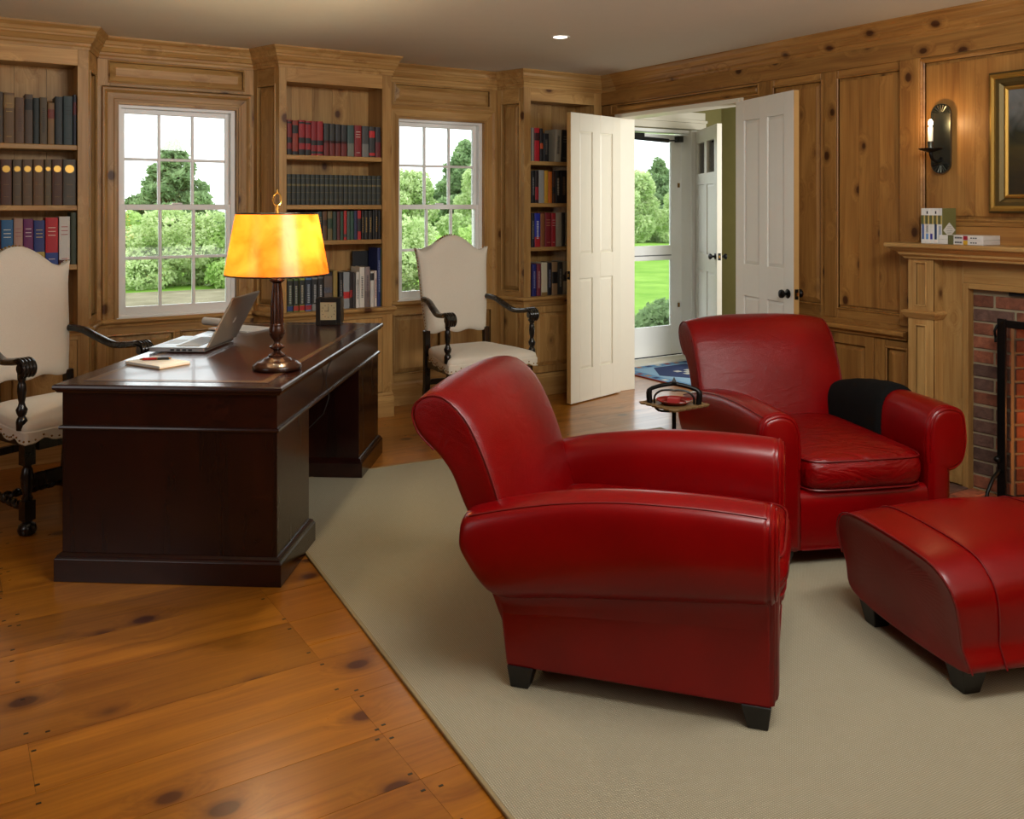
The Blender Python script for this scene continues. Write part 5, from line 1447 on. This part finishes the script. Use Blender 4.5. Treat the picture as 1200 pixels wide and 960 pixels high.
# right bookcase
CLAMP[0] = (3.737, 4.32)
BKR = 'of corner bookcase'
def rowr(specs, z, spy, nm, grp): row(specs, 610, 3.69, 100, z, spy, nm, grp, Y=5.625)
rowr([(47, 58, 182, (150, 146, 136), 'pale grey book'), (60, 82, 182, (176, 24, 40), 'red book with black emblem', ((.62, .85, (60, 20, 24)),)), (84, 97, 184, (28, 26, 28), 'black book with orange block', ((.38, .55, (190, 80, 40)),)), (99, 122, 205, (26, 26, 28), 'short black book', (), ('v', (110, 100, 90))), (141, 168, 186, (176, 170, 152), 'leaning cream book with dark title', (), ('v', (60, 60, 60)), .05), (170, 194, 187, (22, 22, 26), 'leaning black book', (), ('h', (120, 120, 120)), .05), (196, 215, 190, (120, 112, 100), 'drab grey book')],
     1.765, 188.3, 'on top shelf '+BKR, 'books on the top shelf of the corner bookcase')
rowr([(47, 62, 370, (24, 24, 26), 'black book', (), ('v', (140, 140, 140))), (63, 78, 370, (34, 20, 22), 'black and red book', ((.1, .5, (150, 30, 40)),)), (79, 102, 368, (150, 150, 146), 'silver grey book'), (103, 119, 370, (190, 144, 40), 'gold yellow book'), (120, 136, 374, (196, 104, 30), 'orange book'), (138, 150, 372, (70, 40, 24), 'brown book', ((.3, .5, (20, 20, 20)),)), (151, 172, 370, (22, 20, 22), 'black book with white title', (), ('v', (190, 180, 160))), (173, 200, 368, (20, 20, 22), 'wide black book with tan title', (), ('v', (130, 110, 90))), (202, 214, 370, (40, 36, 34), 'dark grey book')],
     1.449, 238.2, 'on second shelf '+BKR, 'books on the second shelf of the corner bookcase')
rowr([(47, 60, 556, (30, 28, 34), 'dark book', (), ('v', (140, 140, 140))), (61, 85, 556, (34, 44, 150), 'royal blue book with red foot', ((0, .3, (160, 24, 34)),), ('v', (210, 210, 220))), (86, 104, 558, (128, 76, 40), 'tan brown book'), (106, 133, 555, (120, 22, 30), 'wide dark red book', (), ('h', (180, 140, 100))), (134, 152, 557, (158, 28, 38), 'red book', (), ('h', (220, 190, 180))), (153, 178, 556, (166, 158, 140), 'cream grey book'), (179, 192, 557, (50, 48, 46), 'charcoal book'), (193, 205, 557, (120, 114, 100), 'grey tan book'), (206, 216, 557, (30, 30, 30), 'thin black book')],
     1.117, 290.3, 'on third shelf '+BKR, 'books on the third shelf of the corner bookcase')
rowr([(50, 68, 764, (38, 40, 110), 'navy blue book', (), ('v', (150, 150, 180))), (70, 88, 764, (110, 36, 52), 'maroon book', (), ('v', (190, 150, 150))), (90, 116, 760, (196, 186, 160), 'cream book', ((0, .1, (140, 110, 60)),)), (117, 134, 762, (22, 22, 30), 'black navy book', (), ('v', (140, 140, 160))), (136, 160, 760, (150, 120, 86), 'tan book with black band', ((.35, .7, (24, 22, 22)),)), (161, 182, 762, (54, 54, 52), 'dark grey titled book', (), ('v', (170, 170, 160))), (184, 203, 760, (160, 150, 128), 'cream and black book', ((.4, .6, (30, 30, 30)),)), (205, 216, 764, (30, 30, 34), 'slim black volume')],
     .7475, 344.6, 'on counter '+BKR, 'books on the counter of the corner bookcase')

# mantel books: five upright, two lying flat
MX = 4.262
ml = ['outermost white book of the upright set', 'upright white book with black motif and blue block', 'upright white book with violet block, middle of five', 'upright white book with dark blue stripes', 'upright white book beside the olive cover face']
cb = [((70, 96, 150), .12, .55), ((92, 140, 200), .12, .28), ((56, 52, 150), .12, .28), ((24, 50, 90), .12, .55), ((150, 160, 176), .2, .5)]
for i in range(5):
    y0 = 2.775-i*.0232
    t = thing('book', (MX, y0-.0116, 1.2365), -PI/2, ml[i]+' on the mantel shelf', 'book', 'white books standing on the mantel')
    w = .0224/2; h = .180
    MB().box(-w, w, -.0, .118, 0, h).build('cover', bmat((214, 212, 206) if i < 4 else (206, 206, 202)), t, bevel=.0015, seg=1)
    MB().box(-w-.0003, w*.35, -.0006, .02, h*.55, h*.80).build('spine_band', bmat((92, 92, 52)), t)
    MB().box(w*.35, w*.9, -.0006, .01, h*.55, h*.80).build('spine_band', bmat((190, 164, 84)), t)
    c_, a, b = cb[i]; MB().box(-w*.55, w*.5, -.0007, .004, h*a, h*b).build('spine_block', bmat(c_), t)
    if i in (1, 3): MB().box(-w*.3, w*.3, -.0007, .004, h*.84, h*.92).build('spine_mark', bmat((26, 26, 30)), t)
    if i == 1:
        m = MB()
        for k in range(4): m.tube([(.004*math.cos(q), -.0008, h*(.34+.055*k)+.004*math.sin(q)) for q in [2*PI*j/8 for j in range(8)]], .0009, 4, closed=True)
        m.build('spine_lettering', bmat((26, 26, 30)), t)
    if i == 4:
        MB().box(w-.0002, w+.0016, 0.0, .118, 0, h).build('olive_cover', bmat((112, 110, 62)), t, label='olive green cover with white diamond')
        MB().prism([(.059, h*.18), (.112, h*.38), (.059, h*.60), (.006, h*.38)], lambda a_, b_, dd: (dd, a_, b_), w+.001, w+.0024).build('diamond_label', bmat((210, 208, 200)), t)
        m = MB()
        for k, q in enumerate((.30, .36, .42, .47)): m.box(w+.002, w+.0028, .059-(.03-abs(k-1.5)*.008), .059+(.03-abs(k-1.5)*.008), h*q, h*q+.0025)
        m.build('label_lettering', bmat((140, 140, 132)), t)
for i, (b1, b2, lb) in enumerate((((196, 150, 30), (190, 50, 40), 'white book with yellow block lying flat, lower of two'), ((150, 20, 40), (40, 70, 70), 'white book with red block lying flat on top of another'))):
    t = thing('book', (MX-.004, 2.566, 1.2365+i*.0232), -PI/2, lb+' on the mantel', 'book', 'two books lying on the mantel')
    MB().box(-.108, .12, 0, .15, 0, .0225).build('cover', bmat((212, 208, 202)), t, bevel=.0015, seg=1)
    MB().box(-.06, -.03, -.0006, .02, -.0002, .0228).build('spine_band', bmat((92, 90, 52)), t)
    MB().box(.02, .042, -.0007, .01, .001, .0215).build('spine_block', bmat(b1), t)
    m = MB()
    for k in range(6): m.box(-.024+k*.0066, -.019+k*.0066, -.0007, .004, .007, .016)
    for k in range(3): m.box(.056+k*.012, .064+k*.012, -.0007, .004, .008, .014)
    m.build('spine_lettering', bmat((60, 60, 66)), t)

# ------------------------------------------------------------------ outdoors
GZ = -.45
lawn = MB().box(-40, 60, 6.6, 90, GZ-.3, GZ).build('ground', LAWN, kind='structure')
sand = MB().prism([(-12, 9), (2, 7.2), (9, 9), (11, 15), (8.5, 20.5), (-14, 21)], lambda a, b, d: (a, b, d), GZ-.05, GZ+.015).build('gravel_path', SAND, kind='structure')
def foliage_mesh(name, lumps, n, leaf, mat, seed, asp=1.7):
    rr = random.Random(seed); vs = []; fs = []
    W = sum(l[3]*l[4]*l[5] for l in lumps)
    for (cx, cy, cz, rx, ry, rz_) in lumps:
        m = int(n*rx*ry*rz_/W)
        for _ in range(m):
            u = rr.uniform(-1, 1); a = rr.uniform(0, 2*PI); r_ = rr.uniform(.45, 1)**.5
            r_ *= 1+.12*noise.noise((u*3+cx, a*1.5, cz))
            q = math.sqrt(1-u*u)
            p = Vector((cx+rx*r_*q*math.cos(a), cy+ry*r_*q*math.sin(a), cz+rz_*r_*u))
            d = Vector((rr.gauss(0, 1), rr.gauss(0, 1), rr.gauss(0, .8))).normalized(); e = d.cross(Vector((rr.gauss(0, 1), rr.gauss(0, 1), rr.gauss(0, 1)))).normalized()
            s = leaf*rr.uniform(.6, 1.3); b = len(vs)
            vs += [tuple(p-d*s*asp*.5), tuple(p+e*s*.5), tuple(p+d*s*asp*.5), tuple(p-e*s*.5)]
            fs.append((b, b+1, b+2, b+3))
    me = bpy.data.meshes.new(name); me.from_pydata(vs, [], fs); me.materials.append(mat); me.update(); return me
def plant(name, loc, mesh, scale, rz, label, cat, group, trunk=None):
    t = thing(name, loc, rz, label, cat, group); t.scale = (scale, scale, scale)
    o = bpy.data.objects.new('foliage', mesh); COL.objects.link(o); o.parent = t
    if trunk: MB().tube([(0, 0, 0), (.03, .02, trunk*.5), (-.02, 0, trunk)], [.09, .07, .03], 7).build('trunk', BARK, t)
    return t
rj = random.Random(3)
jl = [(math.cos(k*2.4)*1.25*(1-k/24), math.sin(k*2.4)*1.0*(1-k/24), .8+k*.115, .75*(1-k/34), .7*(1-k/34), .26) for k in range(24)]
m_j = foliage_mesh('juniper_foliage', jl, 17000, .09, LEAF_D, 1, 2.4)
bl_ = [(rj.uniform(-.8, .8), rj.uniform(-.5, .5), [.25, .3, .35, .5, .7, .8, .95, 1.05, 1.15, 1.2, .3, .4][k], rj.uniform(.4, .7), rj.uniform(.4, .6), rj.uniform(.3, .5)) for k in range(12)]
m_b = foliage_mesh('shrub_foliage', bl_, 16000, .062, LEAF_G, 2)
m_p = foliage_mesh('pale_foliage', [(a*1.0, b, c_*1.1, d, e, f_) for a, b, c_, d, e, f_ in bl_[::-1]], 15000, .062, LEAF_P, 5)
tl2 = [(rj.uniform(-1.2, 1.2), rj.uniform(-1, 1), rj.uniform(1.2, 3.3), rj.uniform(.5, .9), rj.uniform(.5, .9), rj.uniform(.45, .8)) for k in range(14)]
m_t = foliage_mesh('tree_foliage', tl2, 16000, .10, LEAF_P, 8)
m_s = foliage_mesh('small_shrub_foliage', [(a*.5, b*.5, c_*.5, d*.5, e*.5, f_*.5) for a, b, c_, d, e, f_ in bl_], 6000, .05, LEAF_D, 9)
def at(px, d): 
    k = (px-600)/1055; return ((s5+k*c5)*d, (c5-k*s5)*d, GZ)
plant('juniper_tree', at(203, 27), m_j, 1.05, .3, 'dark green juniper tree outside the left window, rising above the shrubs', 'tree', 'trees outdoors', .8)
plant('juniper_tree', at(545, 42), m_j, 1.35, 1.9, 'dark juniper tree far off behind the right window', 'tree', 'trees outdoors', .8)
for i, (px, d, m, sc2) in enumerate(((104, 21.5, m_b, 1.12), (205, 21, m_p, 1.05), (306, 21.5, m_b, 1.1))):
    plant('shrub', at(px, d), m, sc2, 0, 'leafy shrub outside the left window, '+('at its left', 'in its centre', 'at its right')[i], 'shrub', 'shrubs outside the left window')
for i, (px, d, m, sc2) in enumerate(((436, 17, m_p, 1.0), (572, 17, m_b, .95))):
    plant('shrub', at(px, d), m, sc2, 0, ('pale shrub low in the left panes', 'green shrub low in the right panes')[i]+' of the right window', 'shrub', 'shrubs outside the right window')
for i, (px, d, m, sc2) in enumerate(((468, 30, m_t, .80), (572, 30, m_t, .86))):
    plant('tree', at(px, d), m, sc2, i*2.0, 'pale green tree beyond the right window, '+('left one', 'right one')[i], 'tree', 'trees outdoors', 1.6)
for i, (px, d, m, sc2) in enumerate(((732, 36, m_t, .86), (812, 37, m_t, .92), (772, 58, m_j, 1.35))):
    plant('tree', at(px, d), m, sc2, i*1.7, ('leafy tree at the left of the storm door view', 'leafy tree at the right of the storm door view', 'distant grey green tree beyond the lawn through the storm door')[i], 'tree', 'trees outdoors', 1.6)
for i in range(4):
    plant('shrub', at(690+i*52, 46), m_b if i % 2 else m_p, 1.25, 0, 'low shrub along the far edge of the lawn, %s from the left through the door' % ORD[i], 'shrub', 'shrubs along the lawn')
plant('shrub', at(774, 10.2), m_s, 1.0, .5, 'small dark green bush just outside the glazed storm door', 'shrub', 'shrub by the door')
